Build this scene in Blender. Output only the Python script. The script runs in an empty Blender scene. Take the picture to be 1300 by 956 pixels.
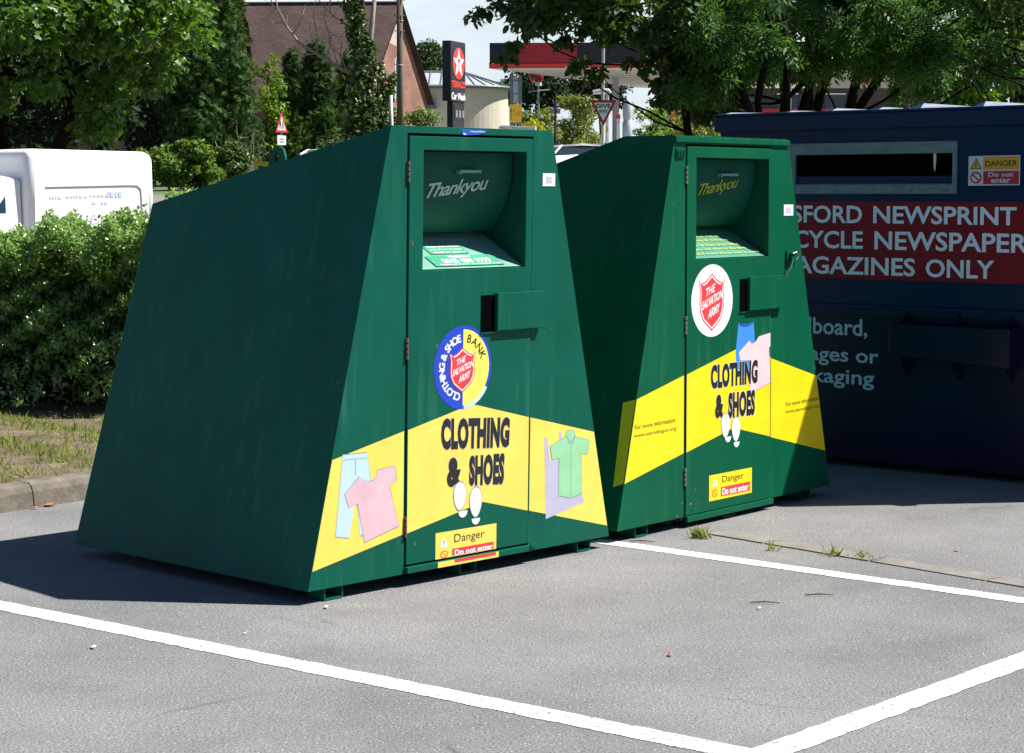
import bpy, bmesh, math, random
import numpy as np
from mathutils import Vector, Matrix

random.seed(7)
SC = bpy.context.scene
COL = SC.collection
R = math.radians

# ------------------------------------------------------------------ camera model (solved from the photograph)
F_PX, PITCH, EYE = 2557.935, 0.0733275, 1.65
CX, CY = 650.0, 433.5

def P(px, py, Y):
    """world point seen at photo pixel (px, py) at distance Y along the ground"""
    X = (px - CX) / F_PX
    U = -(py - CY) / F_PX
    c, s = math.cos(PITCH), math.sin(PITCH)
    t = Y / (c + U * s)
    return Vector((X * t, Y, EYE + (-s + U * c) * t))

cam = bpy.data.cameras.new('camera')
cam_o = bpy.data.objects.new('camera', cam)
COL.objects.link(cam_o)
cam_o.location = (0, 0, EYE)
cam_o.rotation_euler = (math.pi / 2 - PITCH, 0, 0)
cam.sensor_fit = 'HORIZONTAL'
cam.sensor_width = 36.0
cam.lens = 36.0 * F_PX / 1300.0
cam.shift_y = -44.5 / 1300.0
cam.clip_start = 0.1
cam.clip_end = 5000
SC.camera = cam_o

SUN = Vector((1.351, 0.170, 1.929)).normalized()

# ------------------------------------------------------------------ materials
def nodes_of(m):
    m.use_nodes = True
    return m.node_tree.nodes, m.node_tree.links

def N(nt, kind, **kw):
    n = nt.nodes.new(kind)
    for k, v in kw.items():
        setattr(n, k, v)
    return n

def rgb(r, g, b):
    return (r, g, b, 1.0)

def srgb(r, g, b):
    f = lambda c: (c / 255 / 12.92) if c / 255 <= 0.04045 else ((c / 255 + 0.055) / 1.055) ** 2.4
    return (f(r), f(g), f(b), 1.0)

def paint(name, col, rough=0.45, var=0.12, scale=6.0, stretch=(1, 1, 1), bump=0.0, bscale=40, metallic=0.0, spec=0.5,
          dark=None):
    """painted / plain surface with soft mottling so nothing is perfectly even"""
    m = bpy.data.materials.new(name)
    nd, lk = nodes_of(m)
    nt = m.node_tree
    b = nd['Principled BSDF']
    tc = N(nt, 'ShaderNodeTexCoord')
    mp = N(nt, 'ShaderNodeMapping')
    mp.inputs['Scale'].default_value = stretch
    lk.new(tc.outputs['Object'], mp.inputs['Vector'])
    nz = N(nt, 'ShaderNodeTexNoise')
    nz.inputs['Scale'].default_value = scale
    nz.inputs['Detail'].default_value = 6
    nz.inputs['Roughness'].default_value = 0.62
    lk.new(mp.outputs['Vector'], nz.inputs['Vector'])
    rp = N(nt, 'ShaderNodeValToRGB')
    rp.color_ramp.elements[0].position = 0.3
    rp.color_ramp.elements[1].position = 0.72
    lo = dark if dark else tuple(c * (1 - var) for c in col[:3]) + (1,)
    hi = tuple(min(1, c * (1 + var * 0.7)) for c in col[:3]) + (1,)
    rp.color_ramp.elements[0].color = lo
    rp.color_ramp.elements[1].color = hi
    lk.new(nz.outputs['Fac'], rp.inputs['Fac'])
    lk.new(rp.outputs['Color'], b.inputs['Base Color'])
    mr = N(nt, 'ShaderNodeMapRange')
    mr.inputs['To Min'].default_value = max(0.03, rough - 0.08)
    mr.inputs['To Max'].default_value = min(1, rough + 0.1)
    lk.new(nz.outputs['Fac'], mr.inputs['Value'])
    lk.new(mr.outputs['Result'], b.inputs['Roughness'])
    b.inputs['Metallic'].default_value = metallic
    b.inputs['Specular IOR Level'].default_value = spec
    if bump > 0:
        n2 = N(nt, 'ShaderNodeTexNoise')
        n2.inputs['Scale'].default_value = bscale
        n2.inputs['Detail'].default_value = 5
        lk.new(tc.outputs['Object'], n2.inputs['Vector'])
        bp = N(nt, 'ShaderNodeBump')
        bp.inputs['Strength'].default_value = bump
        bp.inputs['Distance'].default_value = 0.01
        lk.new(n2.outputs['Fac'], bp.inputs['Height'])
        lk.new(bp.outputs['Normal'], b.inputs['Normal'])
    return m

def bank_paint(name, col, streak, rough=0.3):
    """green enamel on sheet steel: faded vertical run-off streaks, a few rusty chips, slight oil-canning"""
    m = bpy.data.materials.new(name)
    nd, lk = nodes_of(m)
    nt = m.node_tree
    b = nd['Principled BSDF']
    tc = N(nt, 'ShaderNodeTexCoord')
    def noise(scale, stretch, detail=5, rough_=0.55, w=0):
        mp = N(nt, 'ShaderNodeMapping')
        mp.inputs['Scale'].default_value = stretch
        mp.inputs['Location'].default_value = (w, w * 0.7, w * 1.3)
        lk.new(tc.outputs['Object'], mp.inputs['Vector'])
        nz = N(nt, 'ShaderNodeTexNoise')
        nz.inputs['Scale'].default_value = scale
        nz.inputs['Detail'].default_value = detail
        nz.inputs['Roughness'].default_value = rough_
        lk.new(mp.outputs['Vector'], nz.inputs['Vector'])
        return nz.outputs['Fac']
    def ramp(src, p0, p1, c0=(0, 0, 0, 1), c1=(1, 1, 1, 1)):
        r = N(nt, 'ShaderNodeValToRGB')
        r.color_ramp.elements[0].position = p0
        r.color_ramp.elements[1].position = p1
        r.color_ramp.elements[0].color = c0
        r.color_ramp.elements[1].color = c1
        lk.new(src, r.inputs['Fac'])
        return r.outputs['Color']
    def mix(fac, a, c, blend='MIX'):
        x = N(nt, 'ShaderNodeMix', data_type='RGBA', blend_type=blend)
        if isinstance(fac, float):
            x.inputs[0].default_value = fac
        else:
            lk.new(fac, x.inputs[0])
        for i, v in ((6, a), (7, c)):
            if isinstance(v, tuple):
                x.inputs[i].default_value = v
            else:
                lk.new(v, x.inputs[i])
        return x.outputs[2]
    base = ramp(noise(3.0, (1, 1, 1)), 0.3, 0.75, tuple(c * 0.86 for c in col[:3]) + (1,), tuple(c * 1.1 for c in col[:3]) + (1,))
    st = ramp(noise(9.0, (2.6, 2.6, 0.16), 3), 0.52, 0.80)
    st2 = ramp(noise(2.0, (1, 1, 1), 3, w=4), 0.42, 0.66)
    stm = mix(1.0, st, st2, 'MULTIPLY')
    sc_ = N(nt, 'ShaderNodeMath', operation='MULTIPLY')
    lk.new(stm, sc_.inputs[0]); sc_.inputs[1].default_value = 0.40
    c1 = mix(sc_.outputs[0], base, streak)
    dirt = ramp(noise(5.0, (1, 1, 0.5), 8, 0.7, w=9), 0.60, 0.82)
    sd = N(nt, 'ShaderNodeMath', operation='MULTIPLY')
    lk.new(dirt, sd.inputs[0]); sd.inputs[1].default_value = 0.35
    c2 = mix(sd.outputs[0], c1, (0.03, 0.04, 0.03, 1))
    rust = ramp(noise(17.0, (1.5, 1.5, 0.7), 6, 0.62, w=2), 0.712, 0.735)
    c3 = mix(rust, c2, (0.19, 0.11, 0.07, 1))
    lk.new(c3, b.inputs['Base Color'])
    rr = N(nt, 'ShaderNodeMapRange')
    rr.inputs['To Min'].default_value = rough
    rr.inputs['To Max'].default_value = rough + 0.25
    lk.new(stm, rr.inputs['Value'])
    lk.new(rr.outputs['Result'], b.inputs['Roughness'])
    b.inputs['Specular IOR Level'].default_value = 0.11
    bp = N(nt, 'ShaderNodeBump')
    bp.inputs['Strength'].default_value = 0.12
    bp.inputs['Distance'].default_value = 0.03
    lk.new(noise(2.2, (1, 1, 0.5), 2, w=6), bp.inputs['Height'])
    lk.new(bp.outputs['Normal'], b.inputs['Normal'])
    return m

def leaf_mat(name, cols, rough=0.45, trans=0.35, spec=0.4):
    """leaf: colour differs leaf by leaf, light passes through"""
    m = bpy.data.materials.new(name)
    nd, lk = nodes_of(m)
    nt = m.node_tree
    b = nd['Principled BSDF']
    g = N(nt, 'ShaderNodeNewGeometry')
    rp = N(nt, 'ShaderNodeValToRGB')
    el = rp.color_ramp.elements
    while len(el) < len(cols):
        el.new(0.5)
    for i, c in enumerate(cols):
        el[i].position = i / max(1, len(cols) - 1)
        el[i].color = c
    lk.new(g.outputs['Random Per Island'], rp.inputs['Fac'])
    lk.new(rp.outputs['Color'], b.inputs['Base Color'])
    b.inputs['Roughness'].default_value = rough
    b.inputs['Specular IOR Level'].default_value = spec
    t = N(nt, 'ShaderNodeBsdfTranslucent')
    hs = N(nt, 'ShaderNodeHueSaturation')
    hs.inputs['Hue'].default_value = 0.485
    hs.inputs['Saturation'].default_value = 1.15
    hs.inputs['Value'].default_value = 1.5
    lk.new(rp.outputs['Color'], hs.inputs['Color'])
    lk.new(hs.outputs['Color'], t.inputs['Color'])
    mx = N(nt, 'ShaderNodeMixShader')
    mx.inputs[0].default_value = trans
    out = nd['Material Output']
    lk.new(b.outputs[0], mx.inputs[1]); lk.new(t.outputs[0], mx.inputs[2])
    lk.new(mx.outputs[0], out.inputs['Surface'])
    return m

def asphalt_mat(name, lo, hi, stone=(0.38, 0.37, 0.355, 1), cracks=True):
    m = bpy.data.materials.new(name)
    nd, lk = nodes_of(m)
    nt = m.node_tree
    b = nd['Principled BSDF']
    tc = N(nt, 'ShaderNodeTexCoord')
    def noise(scale, detail=6, r=0.6):
        nz = N(nt, 'ShaderNodeTexNoise')
        nz.inputs['Scale'].default_value = scale
        nz.inputs['Detail'].default_value = detail
        nz.inputs['Roughness'].default_value = r
        lk.new(tc.outputs['Object'], nz.inputs['Vector'])
        return nz.outputs['Fac']
    def ramp(src, p0, p1, c0=(0, 0, 0, 1), c1=(1, 1, 1, 1)):
        r = N(nt, 'ShaderNodeValToRGB')
        r.color_ramp.elements[0].position = p0
        r.color_ramp.elements[1].position = p1
        r.color_ramp.elements[0].color = c0
        r.color_ramp.elements[1].color = c1
        lk.new(src, r.inputs['Fac'])
        return r.outputs['Color']
    def mix(fac, a, c, blend='MIX'):
        x = N(nt, 'ShaderNodeMix', data_type='RGBA', blend_type=blend)
        if isinstance(fac, float):
            x.inputs[0].default_value = fac
        else:
            lk.new(fac, x.inputs[0])
        for i, v in ((6, a), (7, c)):
            if isinstance(v, tuple):
                x.inputs[i].default_value = v
            else:
                lk.new(v, x.inputs[i])
        return x.outputs[2]
    big = ramp(noise(0.9, 7, 0.65), 0.3, 0.72, lo, hi)
    fine = ramp(noise(115, 3, 0.7), 0.33, 0.70, (0.42, 0.42, 0.42, 1), (1.58, 1.57, 1.55, 1))
    c = mix(1.0, big, fine, 'MULTIPLY')
    vo = N(nt, 'ShaderNodeTexVoronoi')
    vo.inputs['Scale'].default_value = 75
    lk.new(tc.outputs['Object'], vo.inputs['Vector'])
    chip = N(nt, 'ShaderNodeMath', operation='LESS_THAN')
    lk.new(vo.outputs['Distance'], chip.inputs[0]); chip.inputs[1].default_value = 0.24
    sel = N(nt, 'ShaderNodeSeparateColor')
    lk.new(vo.outputs['Color'], sel.inputs[0])
    g2 = N(nt, 'ShaderNodeMath', operation='GREATER_THAN')
    lk.new(sel.outputs[0], g2.inputs[0]); g2.inputs[1].default_value = 0.80
    mm = N(nt, 'ShaderNodeMath', operation='MULTIPLY')
    lk.new(chip.outputs[0], mm.inputs[0]); lk.new(g2.outputs[0], mm.inputs[1])
    c = mix(mm.outputs[0], c, stone)
    dk = N(nt, 'ShaderNodeMath', operation='LESS_THAN')
    lk.new(sel.outputs[1], dk.inputs[0]); dk.inputs[1].default_value = 0.16
    m3 = N(nt, 'ShaderNodeMath', operation='MULTIPLY')
    lk.new(chip.outputs[0], m3.inputs[0]); lk.new(dk.outputs[0], m3.inputs[1])
    c = mix(m3.outputs[0], c, (0.045, 0.045, 0.045, 1))
    dirt = ramp(noise(2.3, 8, 0.72), 0.56, 0.76)
    ds = N(nt, 'ShaderNodeMath', operation='MULTIPLY')
    lk.new(dirt, ds.inputs[0]); ds.inputs[1].default_value = 0.4
    c = mix(ds.outputs[0], c, (0.155, 0.148, 0.138, 1))
    # hairline cracks
    ds_n = N(nt, 'ShaderNodeTexNoise'); ds_n.inputs['Scale'].default_value = 2.5; ds_n.inputs['Detail'].default_value = 6
    lk.new(tc.outputs['Object'], ds_n.inputs['Vector'])
    av = N(nt, 'ShaderNodeMix', data_type='VECTOR'); av.inputs[0].default_value = 0.22
    lk.new(tc.outputs['Object'], av.inputs[4]); lk.new(ds_n.outputs['Color'], av.inputs[5])
    ve = N(nt, 'ShaderNodeTexVoronoi', feature='DISTANCE_TO_EDGE'); ve.inputs['Scale'].default_value = 0.55
    lk.new(av.outputs[1], ve.inputs['Vector'])
    cm = ramp(ve.outputs['Distance'], 0.002, 0.006, (1, 1, 1, 1), (0, 0, 0, 1))
    cmm = mix(1.0, cm, ramp(noise(0.8, 3), 0.50, 0.60), 'MULTIPLY')
    cs = N(nt, 'ShaderNodeMath', operation='MULTIPLY'); lk.new(cmm, cs.inputs[0]); cs.inputs[1].default_value = 0.45
    c = mix(cs.outputs[0], c, (0.035, 0.034, 0.032, 1))
    # faint dark oil and water stains
    stn = ramp(noise(1.7, 4, 0.5), 0.60, 0.74)
    ss = N(nt, 'ShaderNodeMath', operation='MULTIPLY'); lk.new(stn, ss.inputs[0]); ss.inputs[1].default_value = 0.30
    c = mix(ss.outputs[0], c, (0.075, 0.073, 0.070, 1))
    lk.new(c, b.inputs['Base Color'])
    b.inputs['Roughness'].default_value = 0.88
    b.inputs['Specular IOR Level'].default_value = 0.25
    bp = N(nt, 'ShaderNodeBump')
    bp.inputs['Strength'].default_value = 0.5
    bp.inputs['Distance'].default_value = 0.006
    lk.new(noise(150, 4, 0.7), bp.inputs['Height'])
    lk.new(bp.outputs['Normal'], b.inputs['Normal'])
    return m

def worn_white(name):
    """thermoplastic road marking, chipped at random so the asphalt shows"""
    m = bpy.data.materials.new(name)
    nd, lk = nodes_of(m)
    nt = m.node_tree
    b = nd['Principled BSDF']
    tc = N(nt, 'ShaderNodeTexCoord')
    nz = N(nt, 'ShaderNodeTexNoise')
    nz.inputs['Scale'].default_value = 55; nz.inputs['Detail'].default_value = 6
    lk.new(tc.outputs['Object'], nz.inputs['Vector'])
    rp = N(nt, 'ShaderNodeValToRGB')
    rp.color_ramp.elements[0].position = 0.37; rp.color_ramp.elements[0].color = (0.20, 0.20, 0.195, 1)
    rp.color_ramp.elements[1].position = 0.47; rp.color_ramp.elements[1].color = (0.66, 0.66, 0.645, 1)
    lk.new(nz.outputs['Fac'], rp.inputs['Fac'])
    lk.new(rp.outputs['Color'], b.inputs['Base Color'])
    b.inputs['Roughness'].default_value = 0.7
    return m

def brick_mat(name, c1, c2, mortar, scale, rot=(0, 0, 0), bw=0.5, rh=0.25, ms=0.02):
    m = bpy.data.materials.new(name)
    nd, lk = nodes_of(m)
    nt = m.node_tree
    b = nd['Principled BSDF']
    tc = N(nt, 'ShaderNodeTexCoord')
    uv = tc.outputs['UV']
    br = N(nt, 'ShaderNodeTexBrick')
    br.inputs['Color1'].default_value = c1
    br.inputs['Color2'].default_value = c2
    br.inputs['Mortar'].default_value = mortar
    br.inputs['Scale'].default_value = scale
    br.inputs['Mortar Size'].default_value = ms
    br.inputs['Brick Width'].default_value = bw
    br.inputs['Row Height'].default_value = rh
    lk.new(uv, br.inputs['Vector'])
    nz = N(nt, 'ShaderNodeTexNoise')
    nz.inputs['Scale'].default_value = 0.8; nz.inputs['Detail'].default_value = 6
    lk.new(uv, nz.inputs['Vector'])
    rp = N(nt, 'ShaderNodeValToRGB')
    rp.color_ramp.elements[0].position = 0.3; rp.color_ramp.elements[0].color = (0.6, 0.6, 0.6, 1)
    rp.color_ramp.elements[1].position = 0.7; rp.color_ramp.elements[1].color = (1.15, 1.12, 1.1, 1)
    lk.new(nz.outputs['Fac'], rp.inputs['Fac'])
    mx = N(nt, 'ShaderNodeMix', data_type='RGBA', blend_type='MULTIPLY')
    mx.inputs[0].default_value = 1.0
    lk.new(br.outputs['Color'], mx.inputs[6]); lk.new(rp.outputs['Color'], mx.inputs[7])
    lk.new(mx.outputs[2], b.inputs['Base Color'])
    b.inputs['Roughness'].default_value = 0.85
    return m

M = {}
M['bank_green'] = bank_paint('bank_green_enamel', (0.004, 0.094, 0.061, 1), (0.065, 0.21, 0.16, 1), rough=0.36)
M['bank_green_b'] = bank_paint('bank_green_enamel_darker', (0.0028, 0.089, 0.042, 1), (0.05, 0.185, 0.11, 1), rough=0.36)
M['bank_inner'] = paint('bank_inner_dark', (0.008, 0.022, 0.018, 1), 0.6)
M['drum'] = paint('drum_green', (0.006, 0.085, 0.055, 1), 0.5, 0.1, spec=0.15)
M['tray'] = paint('tray_sunlit_green', (0.16, 0.36, 0.28, 1), 0.38, 0.1)  # paler than the enamel: direct sun and gloss painted into the green
M['tray_b'] = paint('tray_lit_green', (0.07, 0.26, 0.18, 1), 0.38, 0.1)  # second bank's tray green, also lifted to read as sunlit
M['yellow'] = paint('sticker_yellow', (0.92, 0.67, 0.11, 1), 0.4, 0.11, 5)
M['yellow_b'] = paint('sticker_lemon', (0.90, 0.66, 0.010, 1), 0.35, 0.11, 5)
M['black'] = paint('print_black', (0.014, 0.014, 0.015, 1), 0.4, 0.1)
M['halo'] = paint('print_grey_edge', (0.50, 0.46, 0.42, 1), 0.5, 0.05)
M['halo_b'] = paint('print_white_edge', (0.75, 0.75, 0.70, 1), 0.5, 0.05)
M['white'] = paint('print_white', (0.80, 0.80, 0.80, 1), 0.42, 0.04)
M['offwhite'] = paint('print_grey_white', (0.58, 0.62, 0.60, 1), 0.45, 0.08)
M['blue'] = paint('print_blue', (0.010, 0.055, 0.50, 1), 0.4, 0.05)
M['skyblue'] = paint('print_sky_blue', (0.05, 0.25, 0.72, 1), 0.4, 0.05)
M['palebl'] = paint('print_pale_blue', (0.50, 0.68, 0.74, 1), 0.42, 0.06, 20, (8, 8, 0.6))
M['palebl2'] = paint('print_torn_pale_blue', (0.55, 0.72, 0.80, 1), 0.42, 0.15, 30)
M['pink'] = paint('print_pink', (0.72, 0.47, 0.52, 1), 0.42, 0.12, 7)
M['pinkb'] = paint('print_pale_pink', (0.78, 0.56, 0.58, 1), 0.42, 0.12, 7)
M['mint'] = paint('print_mint', (0.30, 0.62, 0.34, 1), 0.42, 0.12, 7)
M['lilac'] = paint('print_lilac', (0.48, 0.46, 0.60, 1), 0.42, 0.12, 7)
M['outl'] = paint('print_thin_outline', (0.22, 0.30, 0.32, 1), 0.5, 0.05)
M['red'] = paint('print_red', (0.66, 0.045, 0.055, 1), 0.4, 0.06)
M['orange'] = paint('print_orange', (0.75, 0.20, 0.03, 1), 0.4, 0.06)
M['yell_text'] = paint('print_yellow_text', (0.42, 0.44, 0.02, 1), 0.45, 0.06)
M['grey_text'] = paint('print_grey_text', (0.45, 0.55, 0.52, 1), 0.45, 0.06)
M['rust'] = paint('rusty_steel', (0.17, 0.095, 0.06, 1), 0.75, 0.5, 30)
M['steel'] = paint('dull_steel', (0.30, 0.30, 0.29, 1), 0.45, 0.2, 30, metallic=0.6)
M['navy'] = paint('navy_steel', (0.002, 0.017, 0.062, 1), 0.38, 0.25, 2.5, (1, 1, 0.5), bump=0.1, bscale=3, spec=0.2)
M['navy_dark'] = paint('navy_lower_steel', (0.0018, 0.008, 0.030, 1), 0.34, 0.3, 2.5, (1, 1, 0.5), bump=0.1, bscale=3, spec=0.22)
M['maroon'] = paint('maroon_panel', (0.20, 0.010, 0.018, 1), 0.5, 0.2, 4, spec=0.2)
M['cont_text'] = paint('pale_blue_lettering', (0.68, 0.80, 0.90, 1), 0.5, 0.12, 12)
M['cont_text2'] = paint('grey_blue_lettering', (0.42, 0.58, 0.66, 1), 0.5, 0.08, 12)
M['slot'] = paint('grey_green_slot_steel', (0.13, 0.20, 0.215, 1), 0.5, 0.3, 9, (1, 1, 3))
M['hole'] = paint('interior_shade', (0.003, 0.003, 0.004, 1), 1.0, spec=0.0)  # near-black paint stands in for the shade inside openings
M['lid'] = paint('silver_lid', (0.36, 0.40, 0.48, 1), 0.45, 0.2, 12, metallic=0.3)
M['dan_yellow'] = paint('sign_amber', (0.62, 0.33, 0.015, 1), 0.4, 0.06)
M['dan_red'] = paint('sign_red', (0.42, 0.012, 0.035, 1), 0.4, 0.06)
M['dan_white'] = paint('sign_white', (0.55, 0.60, 0.62, 1), 0.4, 0.06)
M['asphalt'] = asphalt_mat('car_park_asphalt', (0.140, 0.142, 0.144, 1), (0.222, 0.223, 0.225, 1))
M['road'] = asphalt_mat('road_asphalt', (0.16, 0.155, 0.15, 1), (0.22, 0.215, 0.21, 1))
M['line'] = worn_white('worn_white_line')
M['concrete'] = paint('kerb_concrete', (0.15, 0.135, 0.11, 1), 0.9, 0.4, 9, bump=0.4, bscale=60, dark=(0.075, 0.065, 0.05, 1))
M['strip'] = paint('edging_concrete', (0.19, 0.178, 0.16, 1), 0.9, 0.3, 7, bump=0.4, bscale=70)
M['soil'] = paint('verge_soil', (0.15, 0.122, 0.075, 1), 0.95, 0.4, 5, bump=0.6, bscale=40, dark=(0.06, 0.042, 0.026, 1))
M['far_grass'] = paint('mown_grass', (0.085, 0.125, 0.035, 1), 0.95, 0.35, 2.0)
M['bark'] = paint('bark', (0.070, 0.052, 0.036, 1), 0.9, 0.45, 18, (1, 1, 0.3), bump=0.6, bscale=40)
M['bark_dark'] = paint('bark_dark', (0.016, 0.013, 0.010, 1), 0.9, 0.45, 18, (1, 1, 0.3), bump=0.6, bscale=40, spec=0.05)  # darkened in place of the crown shade missing from the stems
M['bark_pale'] = paint('bark_bleached', (0.30, 0.25, 0.20, 1), 0.9, 0.35, 18, (1, 1, 0.3))
M['pole_wood'] = paint('weathered_pole', (0.115, 0.095, 0.075, 1), 0.9, 0.3, 12, (4, 4, 0.3))
M['galv'] = paint('galvanised_post', (0.42, 0.43, 0.43, 1), 0.5, 0.15, 10, metallic=0.2)
M['grey_post'] = paint('grey_post', (0.13, 0.16, 0.18, 1), 0.5, 0.1)
M['dark_post'] = paint('dark_post', (0.03, 0.03, 0.035, 1), 0.5, 0.1)
M['white_paint'] = paint('white_car_paint', (0.86, 0.86, 0.86, 1), 0.4, 0.02, 1.5, spec=0.25)
M['grey_paint'] = paint('silver_blue_paint', (0.24, 0.33, 0.45, 1), 0.3, 0.05)
M['blue_paint'] = paint('blue_car_paint', (0.03, 0.09, 0.25, 1), 0.25, 0.05)
M['glass'] = paint('dark_window_glass', (0.02, 0.03, 0.04, 1), 0.05, 0.1, spec=0.9)
M['rubber'] = paint('tyre_rubber', (0.02, 0.02, 0.02, 1), 0.8, 0.2)
M['seam'] = paint('panel_seam_grey', (0.42, 0.42, 0.43, 1), 0.5, 0.1)
M['faint_blue'] = paint('faint_blue_print', (0.55, 0.61, 0.82, 1), 0.4, 0.05)
M['faint_grey'] = paint('faint_grey_print', (0.69, 0.70, 0.72, 1), 0.4, 0.05)
M['tile'] = brick_mat('clay_roof_tiles', (0.105, 0.058, 0.048, 1), (0.070, 0.040, 0.036, 1), (0.045, 0.028, 0.025, 1), 1.0, bw=0.22, rh=0.19, ms=0.022)
M['brick'] = brick_mat('red_brick', (0.29, 0.105, 0.065, 1), (0.215, 0.078, 0.048, 1), (0.30, 0.22, 0.17, 1), 1.0, bw=0.23, rh=0.085, ms=0.012)
M['dark_brick'] = brick_mat('dark_brick', (0.055, 0.045, 0.050, 1), (0.04, 0.035, 0.04, 1), (0.07, 0.06, 0.06, 1), 1.0, bw=0.23, rh=0.1, ms=0.012)
M['render_wall'] = paint('cream_render', (0.60, 0.53, 0.43, 1), 0.9, 0.08, 1.2)
M['metal_roof'] = paint('seamed_metal_roof', (0.42, 0.44, 0.46, 1), 0.5, 0.1, 3, metallic=0.2)
M['gutter'] = paint('grey_gutter', (0.12, 0.14, 0.16, 1), 0.5, 0.1)
M['sign_black'] = paint('sign_gloss_black', (0.012, 0.013, 0.018, 1), 0.3, 0.1)
M['sign_red'] = paint('sign_bright_red', (0.72, 0.05, 0.04, 1), 0.4, 0.05)
M['can_red'] = paint('canopy_red', (0.40, 0.020, 0.028, 1), 0.35, 0.08)
M['can_black'] = paint('canopy_black', (0.016, 0.016, 0.022, 1), 0.35, 0.08)
M['soffit'] = paint('canopy_soffit', (0.86, 0.84, 0.78, 1), 0.7, 0.05, 1, (1, 1, 1))
M['sign_yellow'] = paint('sign_yellow', (0.80, 0.47, 0.02, 1), 0.45, 0.05)
M['sign_face'] = paint('sign_face_white', (0.68, 0.74, 0.74, 1), 0.4, 0.06)
M['sign_back'] = paint('sign_back_grey', (0.40, 0.44, 0.47, 1), 0.55, 0.06)
M['sign_rim'] = paint('sign_rim_red', (0.36, 0.015, 0.03, 1), 0.4, 0.06)
M['sign_rim2'] = paint('sign_rim_bright_red', (0.62, 0.05, 0.06, 1), 0.4, 0.06)
M['shop_face'] = paint('shop_fascia_beige', (0.42, 0.38, 0.31, 1), 0.6, 0.06)
M['litter_leaf'] = paint('dead_leaf', (0.34, 0.13, 0.05, 1), 0.8, 0.4, 60)
M['litter_pale'] = paint('pale_scrap', (0.62, 0.58, 0.50, 1), 0.8, 0.2, 60)
M['twig'] = paint('twig', (0.06, 0.045, 0.035, 1), 0.9, 0.3, 60)
# foliage
M['lf_hedge'] = leaf_mat('hedge_leaf', [(0.095, 0.190, 0.040, 1), (0.17, 0.30, 0.075, 1), (0.30, 0.45, 0.18, 1), (0.13, 0.24, 0.055, 1)], 0.24, 0.48, 1.0)
M['lf_maple'] = leaf_mat('maple_leaf', [(0.038, 0.090, 0.018, 1), (0.075, 0.155, 0.026, 1), (0.125, 0.225, 0.032, 1), (0.05, 0.11, 0.028, 1)], 0.40, 0.42, 0.45)
M['lf_dark'] = leaf_mat('conifer_spray', [(0.020, 0.050, 0.014, 1), (0.042, 0.088, 0.024, 1), (0.070, 0.125, 0.032, 1)], 0.8, 0.2, 0.1)
M['lf_olive'] = leaf_mat('conifer_olive_spray', [(0.045, 0.085, 0.020, 1), (0.08, 0.125, 0.028, 1), (0.115, 0.16, 0.035, 1)], 0.8, 0.25, 0.1)
M['lf_lime'] = leaf_mat('lime_leaf', [(0.10, 0.18, 0.02, 1), (0.15, 0.25, 0.03, 1), (0.08, 0.15, 0.02, 1)], 0.5, 0.4)
M['lf_ivy'] = leaf_mat('ivy_leaf', [(0.045, 0.085, 0.020, 1), (0.075, 0.13, 0.030, 1), (0.11, 0.15, 0.045, 1)], 0.4, 0.25)
M['lf_ash'] = leaf_mat('ash_leaflet', [(0.034, 0.090, 0.024, 1), (0.064, 0.140, 0.036, 1), (0.100, 0.195, 0.046, 1)], 0.45, 0.42, 0.35)
M['lf_broad'] = leaf_mat('broad_leaf', [(0.030, 0.062, 0.016, 1), (0.050, 0.098, 0.022, 1), (0.070, 0.125, 0.026, 1)], 0.45, 0.40, 0.4)
M['lf_bush'] = leaf_mat('bush_leaf', [(0.065, 0.125, 0.020, 1), (0.115, 0.20, 0.032, 1), (0.16, 0.25, 0.045, 1)], 0.5, 0.35)
M['lf_far'] = leaf_mat('far_leaf', [(0.030, 0.062, 0.022, 1), (0.05, 0.09, 0.028, 1), (0.065, 0.11, 0.032, 1)], 0.6, 0.25)
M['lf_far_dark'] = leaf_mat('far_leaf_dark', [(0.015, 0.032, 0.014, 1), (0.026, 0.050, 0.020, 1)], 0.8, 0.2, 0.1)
M['lf_yellow'] = leaf_mat('yellow_green_leaf', [(0.10, 0.15, 0.03, 1), (0.15, 0.20, 0.04, 1), (0.19, 0.24, 0.05, 1)], 0.5, 0.35)
M['lf_gold'] = leaf_mat('golden_leaf', [(0.30, 0.30, 0.02, 1), (0.38, 0.38, 0.03, 1)], 0.5, 0.35)
M['grass'] = leaf_mat('grass_blade', [(0.11, 0.19, 0.03, 1), (0.19, 0.28, 0.055, 1), (0.29, 0.33, 0.10, 1), (0.42, 0.36, 0.16, 1)], 0.6, 0.4, 0.2)
M['straw'] = leaf_mat('dry_stem', [(0.30, 0.26, 0.14, 1), (0.20, 0.20, 0.08, 1)], 0.8, 0.2, 0.1)

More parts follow.
